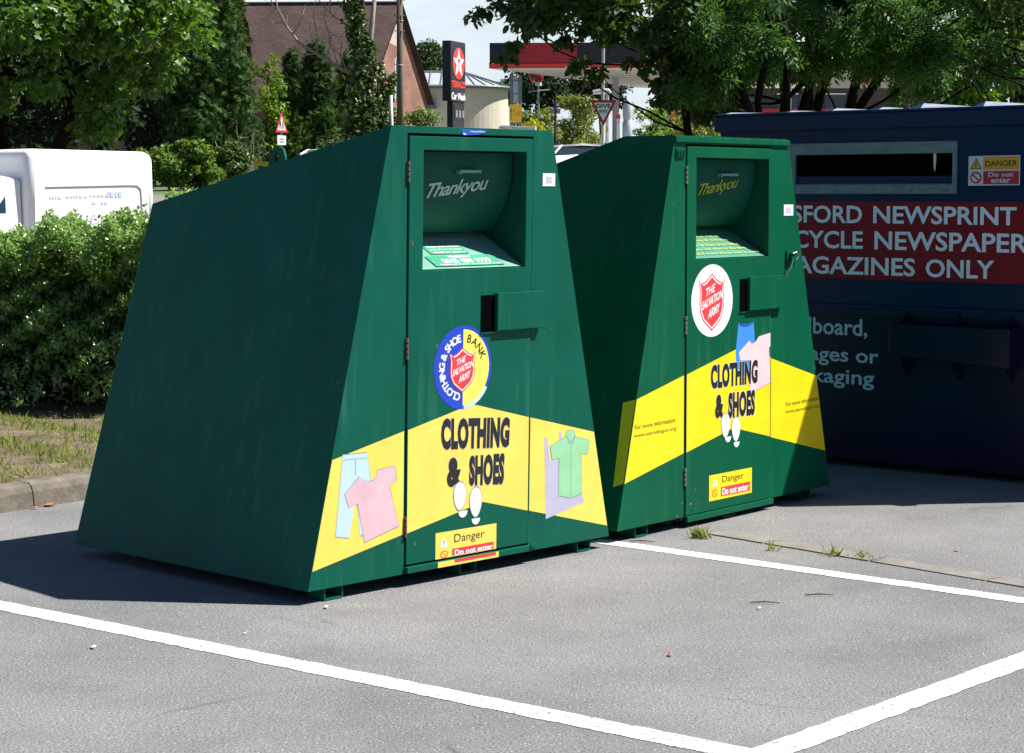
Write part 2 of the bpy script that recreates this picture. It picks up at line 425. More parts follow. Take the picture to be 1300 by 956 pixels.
# ------------------------------------------------------------------ mesh helpers
class MB:
    """collects polygons and links them as ONE mesh object"""
    def __init__(s):
        s.v, s.f, s.m, s.uv = [], [], [], {}
    def poly(s, pts, mi=0, uv=None):
        b = len(s.v)
        s.v += [tuple(p) for p in pts]
        s.f.append(tuple(range(b, b + len(pts))))
        s.m.append(mi)
        if uv:
            s.uv[len(s.f) - 1] = uv
    def mesh(s, verts, faces, mi=0):
        b = len(s.v)
        s.v += [tuple(p) for p in verts]
        for f in faces:
            s.f.append(tuple(i + b for i in f)); s.m.append(mi)
    def box(s, x0, x1, y0, y1, z0, z1, mi=0, T=None):
        c = [(x0, y0, z0), (x1, y0, z0), (x1, y1, z0), (x0, y1, z0), (x0, y0, z1), (x1, y0, z1), (x1, y1, z1), (x0, y1, z1)]
        if T:
            c = [T(Vector(p)) for p in c]
        s.mesh(c, [(0, 3, 2, 1), (4, 5, 6, 7), (0, 1, 5, 4), (1, 2, 6, 5), (2, 3, 7, 6), (3, 0, 4, 7)], mi)
    def prism(s, loop, d, mi=0, cap=True):
        """loop of 3-D points pushed along vector d"""
        n = len(loop); d = Vector(d)
        a = [Vector(p) for p in loop]; c = [p + d for p in a]
        fs = [(i, (i + 1) % n, (i + 1) % n + n, i + n) for i in range(n)]
        if cap:
            fs += [tuple(range(n - 1, -1, -1)), tuple(range(n, 2 * n))]
        s.mesh(a + c, fs, mi)
    def tube(s, pts, rad, mi=0, seg=8, cap=True):
        pts = [Vector(p) for p in pts]
        rad = rad if isinstance(rad, (list, tuple)) else [rad] * len(pts)
        rings = []; up = Vector((0.123, 0.31, 0.94)).normalized()
        for i, p in enumerate(pts):
            d = (pts[min(i + 1, len(pts) - 1)] - pts[max(i - 1, 0)]).normalized()
            a = d.cross(up)
            if a.length < 1e-3:
                a = d.cross(Vector((1, 0, 0)))
            a.normalize(); c = d.cross(a).normalized()
            rings.append([p + (a * math.cos(2 * math.pi * k / seg) + c * math.sin(2 * math.pi * k / seg)) * rad[i] for k in range(seg)])
        vs = [q for r in rings for q in r]
        fs = []
        for i in range(len(pts) - 1):
            for k in range(seg):
                fs.append((i * seg + k, i * seg + (k + 1) % seg, (i + 1) * seg + (k + 1) % seg, (i + 1) * seg + k))
        if cap:
            fs.append(tuple(range(seg - 1, -1, -1)))
            n0 = (len(pts) - 1) * seg
            fs.append(tuple(range(n0, n0 + seg)))
        s.mesh(vs, fs, mi)
    def cyl(s, c, r, h, mi=0, seg=20, axis='z', r2=None):
        c = Vector(c); ax = {'x': Vector((1, 0, 0)), 'y': Vector((0, 1, 0)), 'z': Vector((0, 0, 1))}[axis]
        s.tube([c, c + ax * h], [r, r if r2 is None else r2], mi, seg)
    def build(s, name, mats, parent=None, smooth=False, bevel=0, loc=None):
        me = bpy.data.meshes.new(name)
        me.from_pydata(s.v, [], s.f)
        mats = mats if isinstance(mats, (list, tuple)) else [mats]
        for m in mats:
            me.materials.append(m)
        for i, p in enumerate(me.polygons):
            p.material_index = s.m[i]
            p.use_smooth = smooth
        if s.uv:
            u = me.uv_layers.new(name='UVMap')
            for i, p in enumerate(me.polygons):
                if i in s.uv:
                    for k, li in enumerate(p.loop_indices):
                        u.data[li].uv = s.uv[i][k]
        me.update()
        o = bpy.data.objects.new(name, me)
        COL.objects.link(o)
        if parent:
            o.parent = parent
        if loc is not None:
            o.location = loc
        if bevel > 0:
            bm = bmesh.new(); bm.from_mesh(me)
            bmesh.ops.remove_doubles(bm, verts=bm.verts, dist=1e-5)
            bmesh.ops.bevel(bm, geom=[e for e in bm.edges if e.is_manifold and e.calc_face_angle(0) > 0.35], offset=bevel,
                            segments=2, affect='EDGES', profile=0.6, clamp_overlap=True)
            bmesh.ops.recalc_face_normals(bm, faces=bm.faces)
            bm.to_mesh(me); bm.free(); me.update()
        return o

def thing(name, label, cat, loc=(0, 0, 0), rz=0.0, group=None):
    o = bpy.data.objects.new(name, None)
    COL.objects.link(o)
    o.empty_display_size = 0.2
    o.location = loc; o.rotation_euler = (0, 0, rz)
    o['label'] = label; o['category'] = cat
    if group:
        o['group'] = group
    return o

def tag(o, label, cat, group=None, kind=None):
    o['label'] = label; o['category'] = cat
    if group:
        o['group'] = group
    if kind:
        o['kind'] = kind
    return o

def structure(o, label, cat):
    return tag(o, label, cat, kind='structure')

def dup(root, loc, rz, label=None, group=None):
    r = root.copy(); COL.objects.link(r); r.location = loc; r.rotation_euler = (0, 0, rz)
    if label:
        r['label'] = label
    if group:
        r['group'] = group
    for ch in list(root.children):
        c = ch.copy(); COL.objects.link(c); c.parent = r
        for g in list(ch.children):
            d = g.copy(); COL.objects.link(d); d.parent = c
    return r

# --- lettering -----------------------------------------------------------------------------------------------------
_txt_cache = {}
def glyphs(s, offset=0.0, spacing=1.0):
    k = (s, round(offset, 4), round(spacing, 3))
    if k not in _txt_cache:
        cu = bpy.data.curves.new('lettering', 'FONT')
        cu.body = s; cu.size = 1.0; cu.offset = offset; cu.space_character = spacing
        cu.resolution_u = 3
        o = bpy.data.objects.new('lettering', cu)
        COL.objects.link(o)
        bpy.context.view_layer.update()
        dg = bpy.context.evaluated_depsgraph_get()
        me = bpy.data.meshes.new_from_object(o.evaluated_get(dg))
        vs = [(v.co.x, v.co.y) for v in me.vertices]
        fs = [tuple(p.vertices) for p in me.polygons]
        bpy.data.objects.remove(o); bpy.data.meshes.remove(me); bpy.data.curves.remove(cu)
        _txt_cache[k] = (vs, fs)
    return _txt_cache[k]

def text(mb, s, quad, place, mi=0, off=0.004, bold=0.0, spacing=1.0, halo=None, slant=0.0):
    """letters of s stretched into quad = (bottom-left, bottom-right, top-right, top-left) of a face, put down by place(a, z, off).
    halo = (extra offset, material index): a wider copy behind the letters"""
    vs, fs = glyphs(s, bold, spacing)
    x0 = min(v[0] for v in vs); x1 = max(v[0] for v in vs)
    y0 = min(v[1] for v in vs); y1 = max(v[1] for v in vs)
    bl, br, tr, tl = quad
    def put(v, o):
        u = (v[0] - x0) / (x1 - x0); w = (v[1] - y0) / (y1 - y0)
        u += slant * (w - 0.5)
        a = (1 - u) * ((1 - w) * bl[0] + w * tl[0]) + u * ((1 - w) * br[0] + w * tr[0])
        z = (1 - u) * ((1 - w) * bl[1] + w * tl[1]) + u * ((1 - w) * br[1] + w * tr[1])
        return place(a, z, o)
    if halo:
        v2, f2 = glyphs(s, bold + halo[0], spacing)
        mb.mesh([put(v, off - 0.0012) for v in v2], f2, halo[1])
    mb.mesh([put(v, off) for v in vs], fs, mi)

def rect(x0, x1, z0, z1):
    return ((x0, z0), (x1, z0), (x1, z1), (x0, z1))

def flat(mb, pts, place, mi=0, off=0.002):
    """filled outline (may be concave) on a face"""
    mb.poly([place(a, z, off) for a, z in pts], mi)

def disc(c, rx, rz, n=40, a0=0.0, a1=2 * math.pi):
    return [(c[0] + rx * math.cos(a0 + (a1 - a0) * i / n), c[1] + rz * math.sin(a0 + (a1 - a0) * i / n)) for i in range(n + (0 if abs(a1 - a0 - 2 * math.pi) < 1e-6 else 1))]

def grow(pts, d):
    cx = sum(p[0] for p in pts) / len(pts); cz = sum(p[1] for p in pts) / len(pts)
    out = []
    for a, z in pts:
        l = math.hypot(a - cx, z - cz) or 1
        out.append((a + (a - cx) / l * d, z + (z - cz) / l * d))
    return out

# --- foliage -------------------------------------------------------------------------------------------------------
T_OVAL = (np.array([(0, 0, 0), (.26, .30, .07), (.24, .68, .07), (0, 1, 0), (-.24, .68, .07), (-.26, .30, .07)], float), [(0, 1, 2, 3), (0, 3, 4, 5)])
T_NARROW = (np.array([(0, 0, 0), (.12, .35, .03), (.09, .7, .03), (0, 1, -.05), (-.09, .7, .03), (-.12, .35, .03)], float), [(0, 1, 2, 3), (0, 3, 4, 5)])
T_MAPLE = (np.array([(0, 0, 0), (.30, -.02, .05), (.22, .22, .03), (.58, .38, .08), (.25, .52, .03), (.24, .78, .03), (0, 1.05, -.06),
                     (-.24, .78, .03), (-.25, .52, .03), (-.58, .38, .08), (-.22, .22, .03), (-.30, -.02, .05)], float),
           [(0, 1, 2, 3, 4, 5, 6), (0, 6, 7, 8, 9, 10, 11)])
def _pinnate():
    vs, fs = [], []
    items = [(0.18, 1), (0.18, -1), (0.40, 1), (0.40, -1), (0.62, 1), (0.62, -1), (0.78, 0)]
    for t, sd in items:
        ang = 0 if sd == 0 else sd * 1.0
        d = np.array([math.sin(ang), math.cos(ang), -0.12]); n = np.array([math.cos(ang), -math.sin(ang), 0])
        o = np.array([0, t, -0.12 * t]); L = .40; w = .062
        b = len(vs)
        vs += [o, o + d * L * .45 + n * w, o + d * L, o + d * L * .45 - n * w]
        fs.append((b, b + 1, b + 2, b + 3))
    return np.array(vs), fs
T_PINNATE = _pinnate()
def _spray():
    vs, fs = [], []
    for k in range(5):
        ang = (k - 2) * 0.42
        d = np.array([math.sin(ang), math.cos(ang), -.10 * abs(k - 2)]); n = np.array([math.cos(ang), -math.sin(ang), 0])
        L = 1.0 - .14 * abs(k - 2); b = len(vs)
        vs += [d * .05, d * L * .5 + n * .075, d * L, d * L * .5 - n * .075]
        fs.append((b, b + 1, b + 2, b + 3))
    return np.array(vs), fs
T_SPRAY = _spray()

def leaf_mesh(name, pos, nrm, size, template, mat, parent=None, rng=None, tipdir=None):
    """one mesh of many leaves: pos (n,3), nrm (n,3), size (n,)"""
    tv, tf = template
    n = len(pos); k = len(tv)
    nrm = nrm / np.maximum(np.linalg.norm(nrm, axis=1, keepdims=True), 1e-6)
    t = rng.normal(size=(n, 3)) if tipdir is None else tipdir + 0.45 * rng.normal(size=(n, 3))
    t -= nrm * np.sum(t * nrm, axis=1, keepdims=True)
    t /= np.maximum(np.linalg.norm(t, axis=1, keepdims=True), 1e-6)
    s = np.cross(t, nrm)
    V = pos[:, None, :] + size[:, None, None] * (tv[None, :, 0, None] * s[:, None, :] + tv[None, :, 1, None] * t[:, None, :] + tv[None, :, 2, None] * nrm[:, None, :])
    V = V.reshape(-1, 3)
    ls = np.array([len(f) for f in tf]); flat_idx = np.concatenate([np.array(f) for f in tf])
    idx = (flat_idx[None, :] + (np.arange(n) * k)[:, None]).ravel()
    tot = np.tile(ls, n); st = np.concatenate([[0], np.cumsum(tot)[:-1]])
    me = bpy.data.meshes.new(name)
    me.vertices.add(len(V)); me.vertices.foreach_set('co', V.ravel())
    me.loops.add(len(idx)); me.loops.foreach_set('vertex_index', idx.astype(np.int32))
    me.polygons.add(len(tot)); me.polygons.foreach_set('loop_start', st.astype(np.int32))
    try:
        me.polygons.foreach_set('loop_total', tot.astype(np.int32))
    except Exception:
        pass
    me.materials.append(mat)
    me.update(calc_edges=True); me.validate()
    o = bpy.data.objects.new(name, me)
    COL.objects.link(o)
    if parent:
        o.parent = parent
    return o

def clump_leaves(rng, clumps, n, shell=0.55, up=0.55, out=0.9):
    """leaf positions and normals through a set of clumps (cx,cy,cz,rx,ry,rz)"""
    C = np.array(clumps, float)
    w = (C[:, 3] * C[:, 4] * C[:, 5]) ** 0.6; w /= w.sum()
    i = rng.choice(len(C), size=n, p=w)
    d = rng.normal(size=(n, 3)); d /= np.linalg.norm(d, axis=1, keepdims=True)
    r = shell + (1.05 - shell) * rng.random(n) ** 0.8
    r *= 0.85 + 0.3 * rng.random(n)
    inner = rng.random(n) < 0.3
    r[inner] *= rng.random(inner.sum()) ** 0.5
    pos = C[i, :3] + d * r[:, None] * C[i, 3:6]
    nr = d * out + np.array([0, 0, up]) + 0.75 * rng.normal(size=(n, 3))
    return pos, nr

def blob_clumps(rng, c, rad, n, cr, flat_bottom=-1.0, surface=0.6):
    """clump centres spread through an ellipsoid, mostly near its surface"""
    out = []
    while len(out) < n:
        d = rng.normal(size=3); d /= np.linalg.norm(d)
        if d[2] < flat_bottom:
            continue
        r = surface + (1 - surface) * rng.random() ** 0.6
        if rng.random() < 0.25:
            r *= rng.random()
        p = np.array(c) + d * r * np.array(rad)
        q = cr * (0.65 + 0.7 * rng.random())
        out.append((p[0], p[1], p[2], q * (0.9 + .4 * rng.random()), q * (0.9 + .4 * rng.random()), q * (0.6 + .3 * rng.random())))
    return out

def limb(mb, a, b, r0, r1, rng, bend=0.12, n=5, mi=0, seg=7):
    a = np.array(a, float); b = np.array(b, float); L = np.linalg.norm(b - a)
    off = rng.normal(size=3) * bend * L
    pts = []; rs = []
    for i in range(n + 1):
        t = i / n
        pts.append(a + (b - a) * t + off * math.sin(math.pi * t) + rng.normal(size=3) * 0.015 * L * (0 < i < n))
        rs.append(r0 + (r1 - r0) * t)
    mb.tube(pts, rs, mi, seg)
    return pts

def tree(name, label, cat, base, top, rad_trunk, clumps, n, template, size, leaf, bark, seed, group=None, limbs=14, parts=('trunk', 'crown'),
         up=0.5, out=0.8, stems=None, droop=None, shell=0.5, twig=0.30):
    rng = np.random.default_rng(seed)
    root = thing(name, label, cat, base, 0, group)
    B = np.array(base, float)
    mb = MB()
    tops = stems if stems else [top]
    ends = []
    for tp in tops:
        pts = limb(mb, (0, 0, -0.1), np.array(tp) - B, rad_trunk, rad_trunk * 0.35, rng, 0.05, 7, seg=9)
        ends.append(pts)
    order = rng.permutation(len(clumps))[:limbs]
    for j in order:
        c = np.array(clumps[j][:3]) - B
        pts = ends[int(rng.integers(len(ends)))] if len(ends) > 1 else ends[0]
        if len(ends) > 1:
            pts = min(ends, key=lambda q: np.linalg.norm(q[-1] - c))
        want = c[2] - 0.28 * math.hypot(c[0] - pts[4][0], c[1] - pts[4][1]) - .15 * rng.random()
        s = min(pts[2:], key=lambda p: abs(p[2] - want))
        e = limb(mb, s, c, rad_trunk * twig, rad_trunk * 0.05, rng, 0.10, 5, seg=5)
        for _ in range(2):
            q = e[int(rng.integers(2, 5))]
            limb(mb, q, q + rng.normal(size=3) * np.array(clumps[j][3:6]) * 0.8, rad_trunk * 0.07, rad_trunk * 0.02, rng, 0.1, 3, seg=4)
    mb.build(parts[0], bark, root, smooth=True)
    pos, nr = clump_leaves(rng, clumps, n, shell=shell, up=up, out=out)
    sz = size * (0.7 + 0.6 * rng.random(n))
    td = None
    if droop is not None:
        td = np.tile(np.array(droop, float), (n, 1))
    o = leaf_mesh(parts[1], pos - B, nr, sz, template, leaf, root, rng, td)
    return root

# ------------------------------------------------------------------ clothing banks
def circle_text(mb, s, c, r, size, a0, a1, place, mi, off, bold=0.0, squeeze=1.0):
    """letters standing on a circle, reading clockwise from angle a0 to a1 (degrees)"""
    chars = [ch for ch in s]
    wid = []
    for ch in chars:
        if ch == ' ':
            wid.append(0.35)
        else:
            vs, _ = glyphs(ch, bold)
            wid.append(max(v[0] for v in vs) - min(v[0] for v in vs) + 0.14)
    tot = sum(wid); x = 0
    for ch, w in zip(chars, wid):
        th = R(a0 + (a1 - a0) * (x + w / 2) / tot)
        x += w
        if ch == ' ':
            continue
        vs, fs = glyphs(ch, bold)
        mx = (max(v[0] for v in vs) + min(v[0] for v in vs)) / 2
        ur = (math.cos(th), math.sin(th)); ut = (math.sin(th), -math.cos(th))
        pts = []
        for v in vs:
            dx = (v[0] - mx) * size * squeeze; dy = (v[1] - 0.36) * size
            pts.append(place(c[0] + ur[0] * (r + dy) + ut[0] * dx, c[1] + ur[1] * (r + dy) + ut[1] * dx, off))
        mb.mesh(pts, fs, mi)

SHIELD = [(-.50, .40), (-.36, .33), (-.20, .38), (0, .50), (.20, .38), (.36, .33), (.50, .40), (.44, .22), (.46, 0), (.44, -.16), (.34, -.32), (.18, -.42), (0, -.52),
          (-.18, -.42), (-.34, -.32), (-.44, -.16), (-.46, 0), (-.44, .22)]

def shield(mb, c, w, h, place, red, white, off):
    f = lambda k: [(c[0] + x * w * k, c[1] + z * h * k) for x, z in SHIELD]
    flat(mb, f(1.08), place, red, off)
    flat(mb, f(1.01), place, white, off + .0008)
    flat(mb, f(.94), place, red, off + .0016)
    def T(s, x0, z0, x1, z1, hh, bold=0.02):
        q = ((c[0] + x0 * w, c[1] + z0 * h), (c[0] + x1 * w, c[1] + z1 * h), (c[0] + (x1 + .03) * w, c[1] + (z1 + hh) * h), (c[0] + (x0 + .03) * w, c[1] + (z0 + hh) * h))
        text(mb, s, q, place, white, off + .0024, bold)
    T('THE', -.27, .09, .10, .19, .16)
    T('SALVATION', -.41, -.16, .41, .06, .17, 0.03)
    T('ARMY', -.16, -.33, .30, -.20, .18)

def make_bank(name, label, loc, yaw, g, spec):
    """g: zb,H,wb,wt,lean,D,zbt,blean,roof_bend ; spec: which stickers"""
    zb, H, wb, wt, lean, D, zbt, bl, yf = g
    root = thing(name, label, 'clothing bank', loc, yaw)
    hw = lambda z: (wb + (wt - wb) * (z - zb) / (H - zb)) / 2
    fv = lambda z: lean * (z - zb) / (H - zb)
    def F(a, z, off=0.0):
        return Vector((a, fv(z) - off, z))
    green = M['bank_green'] if spec == 1 else M['bank_green_b']
    dx0, dx1, dz0, dz1 = (-.386, .358, .092, 1.888) if spec == 1 else (-.421, .358, .060, 1.880)
    ox0, ox1, oz0, oz1 = (-.305, .317, 1.328, 1.830) if spec == 1 else (-.340, .327, 1.325, 1.825)
    G = 0.007
    # shell
    mb = MB()
    o4 = [F(-hw(zb), zb), F(hw(zb), zb), F(hw(H), H), F(-hw(H), H)]
    hz0 = zb + 0.004 if spec == 1 else zb + .001
    i4 = [F(dx0 - G, hz0 if spec == 1 else dz0 - G), F(dx1 + G, hz0 if spec == 1 else dz0 - G), F(dx1 + G, dz1 + 1.5 * G), F(dx0 - G, dz1 + 1.5 * G)]
    for k in range(4):
        mb.poly([o4[k], o4[(k + 1) % 4], i4[(k + 1) % 4], i4[k]])
    bk = [p + Vector((0, .05, 0)) for p in i4]
    for k in range(4):
        mb.poly([i4[k], i4[(k + 1) % 4], bk[(k + 1) % 4], bk[k]], 1)
    hk = [F(ox0 - .02, oz0 - .02, -.05), F(ox1 + .02, oz0 - .02, -.05), F(ox1 + .02, oz1 + .02, -.05), F(ox0 - .02, oz1 + .02, -.05)]
    for k in range(4):
        mb.poly([bk[k], bk[(k + 1) % 4], hk[(k + 1) % 4], hk[k]], 1)
    BT = lambda s: Vector((s * hw(zbt), D + bl, zbt)); BB = lambda s: Vector((s * hw(zb), D, zb))
    if yf > 0:
        RB = lambda s: Vector((s * hw(H), yf, H))
        mb.poly([o4[0], o4[3], RB(-1), BT(-1), BB(-1)]); mb.poly([o4[1], BB(1), BT(1), RB(1), o4[2]])
        mb.poly([o4[3], o4[2], RB(1), RB(-1)]); mb.poly([RB(-1), RB(1), BT(1), BT(-1)])
    else:
        mb.poly([o4[0], o4[3], BT(-1), BB(-1)]); mb.poly([o4[1], BB(1), BT(1), o4[2]])
        mb.poly([o4[3], o4[2], BT(1), BT(-1)])
    mb.poly([BB(-1), BT(-1), BT(1), BB(1)])
    mb.poly([o4[0], BB(-1), BB(1), o4[1]])
    mb.build('shell', [green, M['hole']], root, bevel=0.004)
    # thin seam weld strip down each front edge is part of the shell look: angle iron along the roof front
    # door, a separate steel sheet with a deposit opening
    mb = MB()
    d4 = [F(dx0, dz0, .006), F(dx1, dz0, .006), F(dx1, dz1, .006), F(dx0, dz1, .006)]
    h4 = [F(ox0, oz0, .006), F(ox1, oz0, .006), F(ox1, oz1, .006), F(ox0, oz1, .006)]
    for k in range(4):
        mb.poly([d4[k], d4[(k + 1) % 4], h4[(k + 1) % 4], h4[k]])
        mb.poly([d4[(k + 1) % 4], d4[k], d4[k] + Vector((0, .03, 0)), d4[(k + 1) % 4] + Vector((0, .03, 0))])
        mb.poly([h4[k], h4[(k + 1) % 4], h4[(k + 1) % 4] + Vector((0, .03, 0)), h4[k] + Vector((0, .03, 0))])
    door = mb.build('door', green, root, bevel=0.003)
    # chute behind the opening
    mb = MB()
    v0, v1 = .022, .48
    e = .004
    a0, a1, z0, z1 = ox0 - e, ox1 + e, oz0 - e, oz1 + e
    q = lambda a, v, z: Vector((a, v + fv(z), z))
    mb.poly([q(a0, v0, z0), q(a0, v1, z0), q(a0, v1, z1), q(a0, v0, z1)])
    mb.poly([q(a1, v0, z0), q(a1, v0, z1), q(a1, v1, z1), q(a1, v1, z0)])
    mb.poly([q(a0, v0, z1), q(a0, v1, z1), q(a1, v1, z1), q(a1, v0, z1)])
    mb.poly([q(a0, v1, z0), q(a1, v1, z0), q(a1, v1, z1), q(a0, v1, z1)])
    mb.build('chute', M['drum'], door)
    # rotating drum (front of a closed cylinder)
    cz, cv, rr = 1.77, .445, .375
    dv = lambda z: cv - math.sqrt(max(0, rr * rr - (z - cz) ** 2)) + fv(z)
    mb = MB()
    zs = [oz1 - .004 - (oz1 - 1.487) * k / 18 for k in range(19)]
    L = [Vector((ox0 + .002, dv(z), z)) for z in zs]; Rr = [Vector((ox1 - .012, dv(z), z)) for z in zs]
    for k in range(18):
        mb.poly([L[k], L[k + 1], Rr[k + 1], Rr[k]])
    mb.poly([L[-1], Vector((ox0, .45, 1.487)), Vector((ox1 - .012, .45, 1.487)), Rr[-1]])
    drum = mb.build('deposit_drum', M['drum'], door, smooth=True)
    Dp = lambda a, z, off=0.0: Vector((a, dv(z) - off, z))
    mb = MB()
    if spec == 1:
        text(mb, 'Thankyou', ((-.215, 1.608), (.150, 1.648), (.158, 1.728), (-.200, 1.690)), Dp, 0, .003, .012, 0.9, slant=.05)
    else:
        text(mb, 'Thankyou', ((-.205, 1.617), (.140, 1.660), (.160, 1.738), (-.190, 1.695)), Dp, 0, .003, .006, 0.9, slant=.05)
    mb.build('thank_you_lettering', [M['grey_text'] if spec == 1 else M['yell_text']], door)
    mb = MB()
    hz = 1.742
    mb.box(-.04, .085 if spec == 1 else .11, dv(hz) - .028, dv(hz) + .004, hz - .004, hz + .008)
    mb.box(-.04, -.03, dv(hz) - .026, dv(hz) + .004, hz - .010, hz - .0034)
    mb.build('drum_handle', M['tray'], door)
    # tray sloping up and back
    tz = lambda v: oz0 + .004 + (1.482 - oz0) * v / .29
    mb = MB()
    mb.poly([q(ox0 - .002, .008, tz(.0)), q(ox1 + .002, .008, tz(.0)), q(ox1 + .002, .29, tz(.29)), q(ox0 - .002, .29, tz(.29))])
    mb.build('tray', M['tray'] if spec == 1 else M['tray_b'], door)
    TP = lambda a, v, off=0.0: q(a, v, tz(v) + off)
    mb = MB()
    if spec == 1:
        flat(mb, [(-.20, .018), (.215, .018), (.205, .095), (-.20, .095)], TP, 0, .0015)
        flat(mb, [(-.145, .108), (.085, .108), (.085, .172), (-.145, .172)], TP, 0, .0015)
        text(mb, 'Helpline', rect(-.07, .06, .072, .092), TP, 1, .003, .03)
        text(mb, '0845 458 1999', rect(-.135, .155, .036, .068), TP, 1, .003, .03)
        text(mb, 'Please call if your organisation is full', rect(-.17, .195, .020, .031), TP, 1, .003, .02)
        for k, s in enumerate(['Please place clothes', 'and shoes in bags', 'tied in pairs']):
            text(mb, s, rect(-.125, .065, .154 - .022 * k, .168 - .022 * k), TP, 1, .003, .02)
        text(mb, 'Include clean shoes tied in pairs.', rect(-.30, .16, .205, .222), TP, 2, .003, .02)
        mb.build('helpline_label', [paint('label_green', (.03, .30, .17, 1), .45, .05), M['white'], M['grey_text']], door)
    else:
        for k, s in enumerate(['and clean shoes tied in pairs', 'you put them in the bank', 'wash or clean them before', 'Please bag all clothes and', 'the clothes must be']):
            w = [.26, .23, .26, .25, .18][k]
            text(mb, s, rect(-.02 - w * (1 - k * .05), .03 + w * (1 - .1 * k), .022 + .038 * k, .043 + .038 * k), TP, 0, .003, .01)
        mb.build('tray_lettering', [paint('tray_yellow_text', (.42, .48, .06, 1), .45, .05)], door)
    # lock cover: folded steel box
    mb = MB()
    pr = .026
    la, lb, lz0, lz1 = (.128, .424, 1.056, 1.220) if spec == 1 else (.123, .456, 1.053, 1.224)
    ha = .042 if spec == 1 else .055
    def bx(A0, A1, o0, o1, Z0, Z1, mi=0):
        c = [F(A0, Z0, o0), F(A1, Z0, o0), F(A1, Z0, o1), F(A0, Z0, o1), F(A0, Z1, o0), F(A1, Z1, o0), F(A1, Z1, o1), F(A0, Z1, o1)]
        mb.mesh(c, [(0, 1, 2, 3), (4, 7, 6, 5), (0, 4, 5, 1), (1, 5, 6, 2), (2, 6, 7, 3), (3, 7, 4, 0)], mi)
    bx(la, lb, .0065, pr, lz0, lz1)
    mb.build('lock_cover', green, root, bevel=0.003)
    mb = MB()
    mb.poly([F(ha, lz0 - .004, .0072), F(la - .0005, lz0 - .004, .0072), F(la - .0005, lz1 - .008, .0072), F(ha, lz1 - .008, .0072)])
    mb.build('recess_shade', M['hole'], door)  # flat black patch painted as the shade inside the cutout
    mb = MB()
    bx(ha - .003, la - .001, .0065, .013, lz0 - .009, lz0 - .0045)
    mb.build('recess_lip', green, door)
    # hinges
    for hz in (1.742, 1.006, .256):
        mb = MB()
        y = fv(hz) - .004
        for k in range(4):
            mb.cyl((dx0 - .004, y, hz - .045 + .0232 * k), .0075, .018, 0, 8)
        mb.build('hinge', M['rust'] if spec == 1 else M['steel'], root)
    # sill bar under the door
    mb = MB()
    if spec == 1:
        bx(dx0 - .006, .385, .0005, .022, .058, .0845)
        bx(.360, .402, .0225, .027, .070, .094)
    else:
        bx(dx0 - .002, .376, .0005, .020, zb - .028, zb + .001)
    mb.build('door_sill', green, root, bevel=0.003)
    # feet: bent flat bar skids
    for a in ((-.823, -.721), (-.05, .051), (.71, .802)):
        for (u0, u1, ia) in ((.012, .11, 0), (D - .5, D - .4, .12 if a[0] < -.3 else 0)):
            mb = MB()
            t = .006
            mb.box(a[0] + ia, a[0] + ia + t, u0, u1, .0035, zb - .001); mb.box(a[1] + ia - t, a[1] + ia, u0, u1, .0035, zb - .001)
            mb.box(a[0] + ia + t, a[1] + ia - t, u0, u1, .0035, .0105)
            mb.build('foot', green, root)
    # -------- stickers (thin vinyl: K lays them a fraction of a millimetre proud of the steel)
    def K(a, z, off=0.0):
        return F(a, z, .0060 + (off - .0060) * .36 if off > .006 else off * .42)
    if spec == 1:
        tl = lambda a: .745 + (a + .004) * .2130 if a < -.004 else .745 - (a + .004) * .2365
        bt = lambda a: .311 + (a - .071) * .1834 if a < .071 else .311 - (a - .071) * .2460
        yel = M['yellow']
    else:
        tl = lambda a: .871 + (a - .076) * .2204 if a < .076 else .871 - (a - .076) * (.2497 if a < .37 else .268)
        bt = lambda a: .460 + (a - .007) * .1960 if a < .007 else .460 - (a - .007) * (.215 if a < .37 else .225)
        yel = M['yellow_b']
    def edge_a(fn, s):
        a = s * .9
        for _ in range(20):
            a = s * (hw(fn(a)) - .004)
        return a
    mb = MB()
    aT, aB = edge_a(tl, -1), edge_a(bt, -1)
    flat(mb, [(aB, bt(aB)), (dx0 - .013, bt(dx0 - .013)), (dx0 - .013, tl(dx0 - .013)), (aT, tl(aT))], K, 0, .0015)
    if spec == 2:   # the sheet wraps round the corner on to the side
        def S(v, z, o=.0015):
            return Vector((-hw(z) - o, v, z))
        mb.poly([S(.004, bt(aB)), S(.004, tl(aT)), S(.075, tl(aT) - .02), S(.06, bt(aB) - .02)], 0)
    mb.build('yellow_band', yel, root)
    mb = MB()
    aT2, aB2 = edge_a(tl, 1), edge_a(bt, 1)
    flat(mb, [(dx1 + .013, bt(dx1 + .013)), (aB2, bt(aB2)), (aT2, tl(aT2)), (dx1 + .013, tl(dx1 + .013))], K, 0, .0015)
    mb.build('yellow_band', yel, root)
    mb = MB()
    pk, pb = (-.004, .071) if spec == 1 else (.076, .007)
    flat(mb, [(dx0 + .004, bt(dx0)), (pb, bt(pb)), (dx1 - .004, bt(dx1)), (dx1 - .004, tl(dx1)), (pk, tl(pk)), (dx0 + .004, tl(dx0))], K, 0, .0075)
    mb.build('yellow_band', yel, door)
    o0 = .0080   # sticker height on the door
    mb = MB()
    if spec == 1:
        c = (-.062, .907); rx, rz_ = .174, .180
        flat(mb, disc(c, rx, rz_, 56), K, 0, o0)
        flat(mb, disc(c, rx * .91, rz_ * .91, 40, -math.pi / 2, math.pi / 2), K, 1, o0 + .001)
        ring = disc(c, rx * 1.0, rz_ * 1.0, 14, R(-88), R(-32)); inner = disc(c, rx * .91, rz_ * .91, 14, R(-88), R(-32))
        flat(mb, ring + inner[::-1], K, 5, o0 + .0015)
        circle_text(mb, 'CLOTHING & SHOE', c, rx * .735, .046, 262, 97, K, 2, o0 + .002, .035, 1.0)
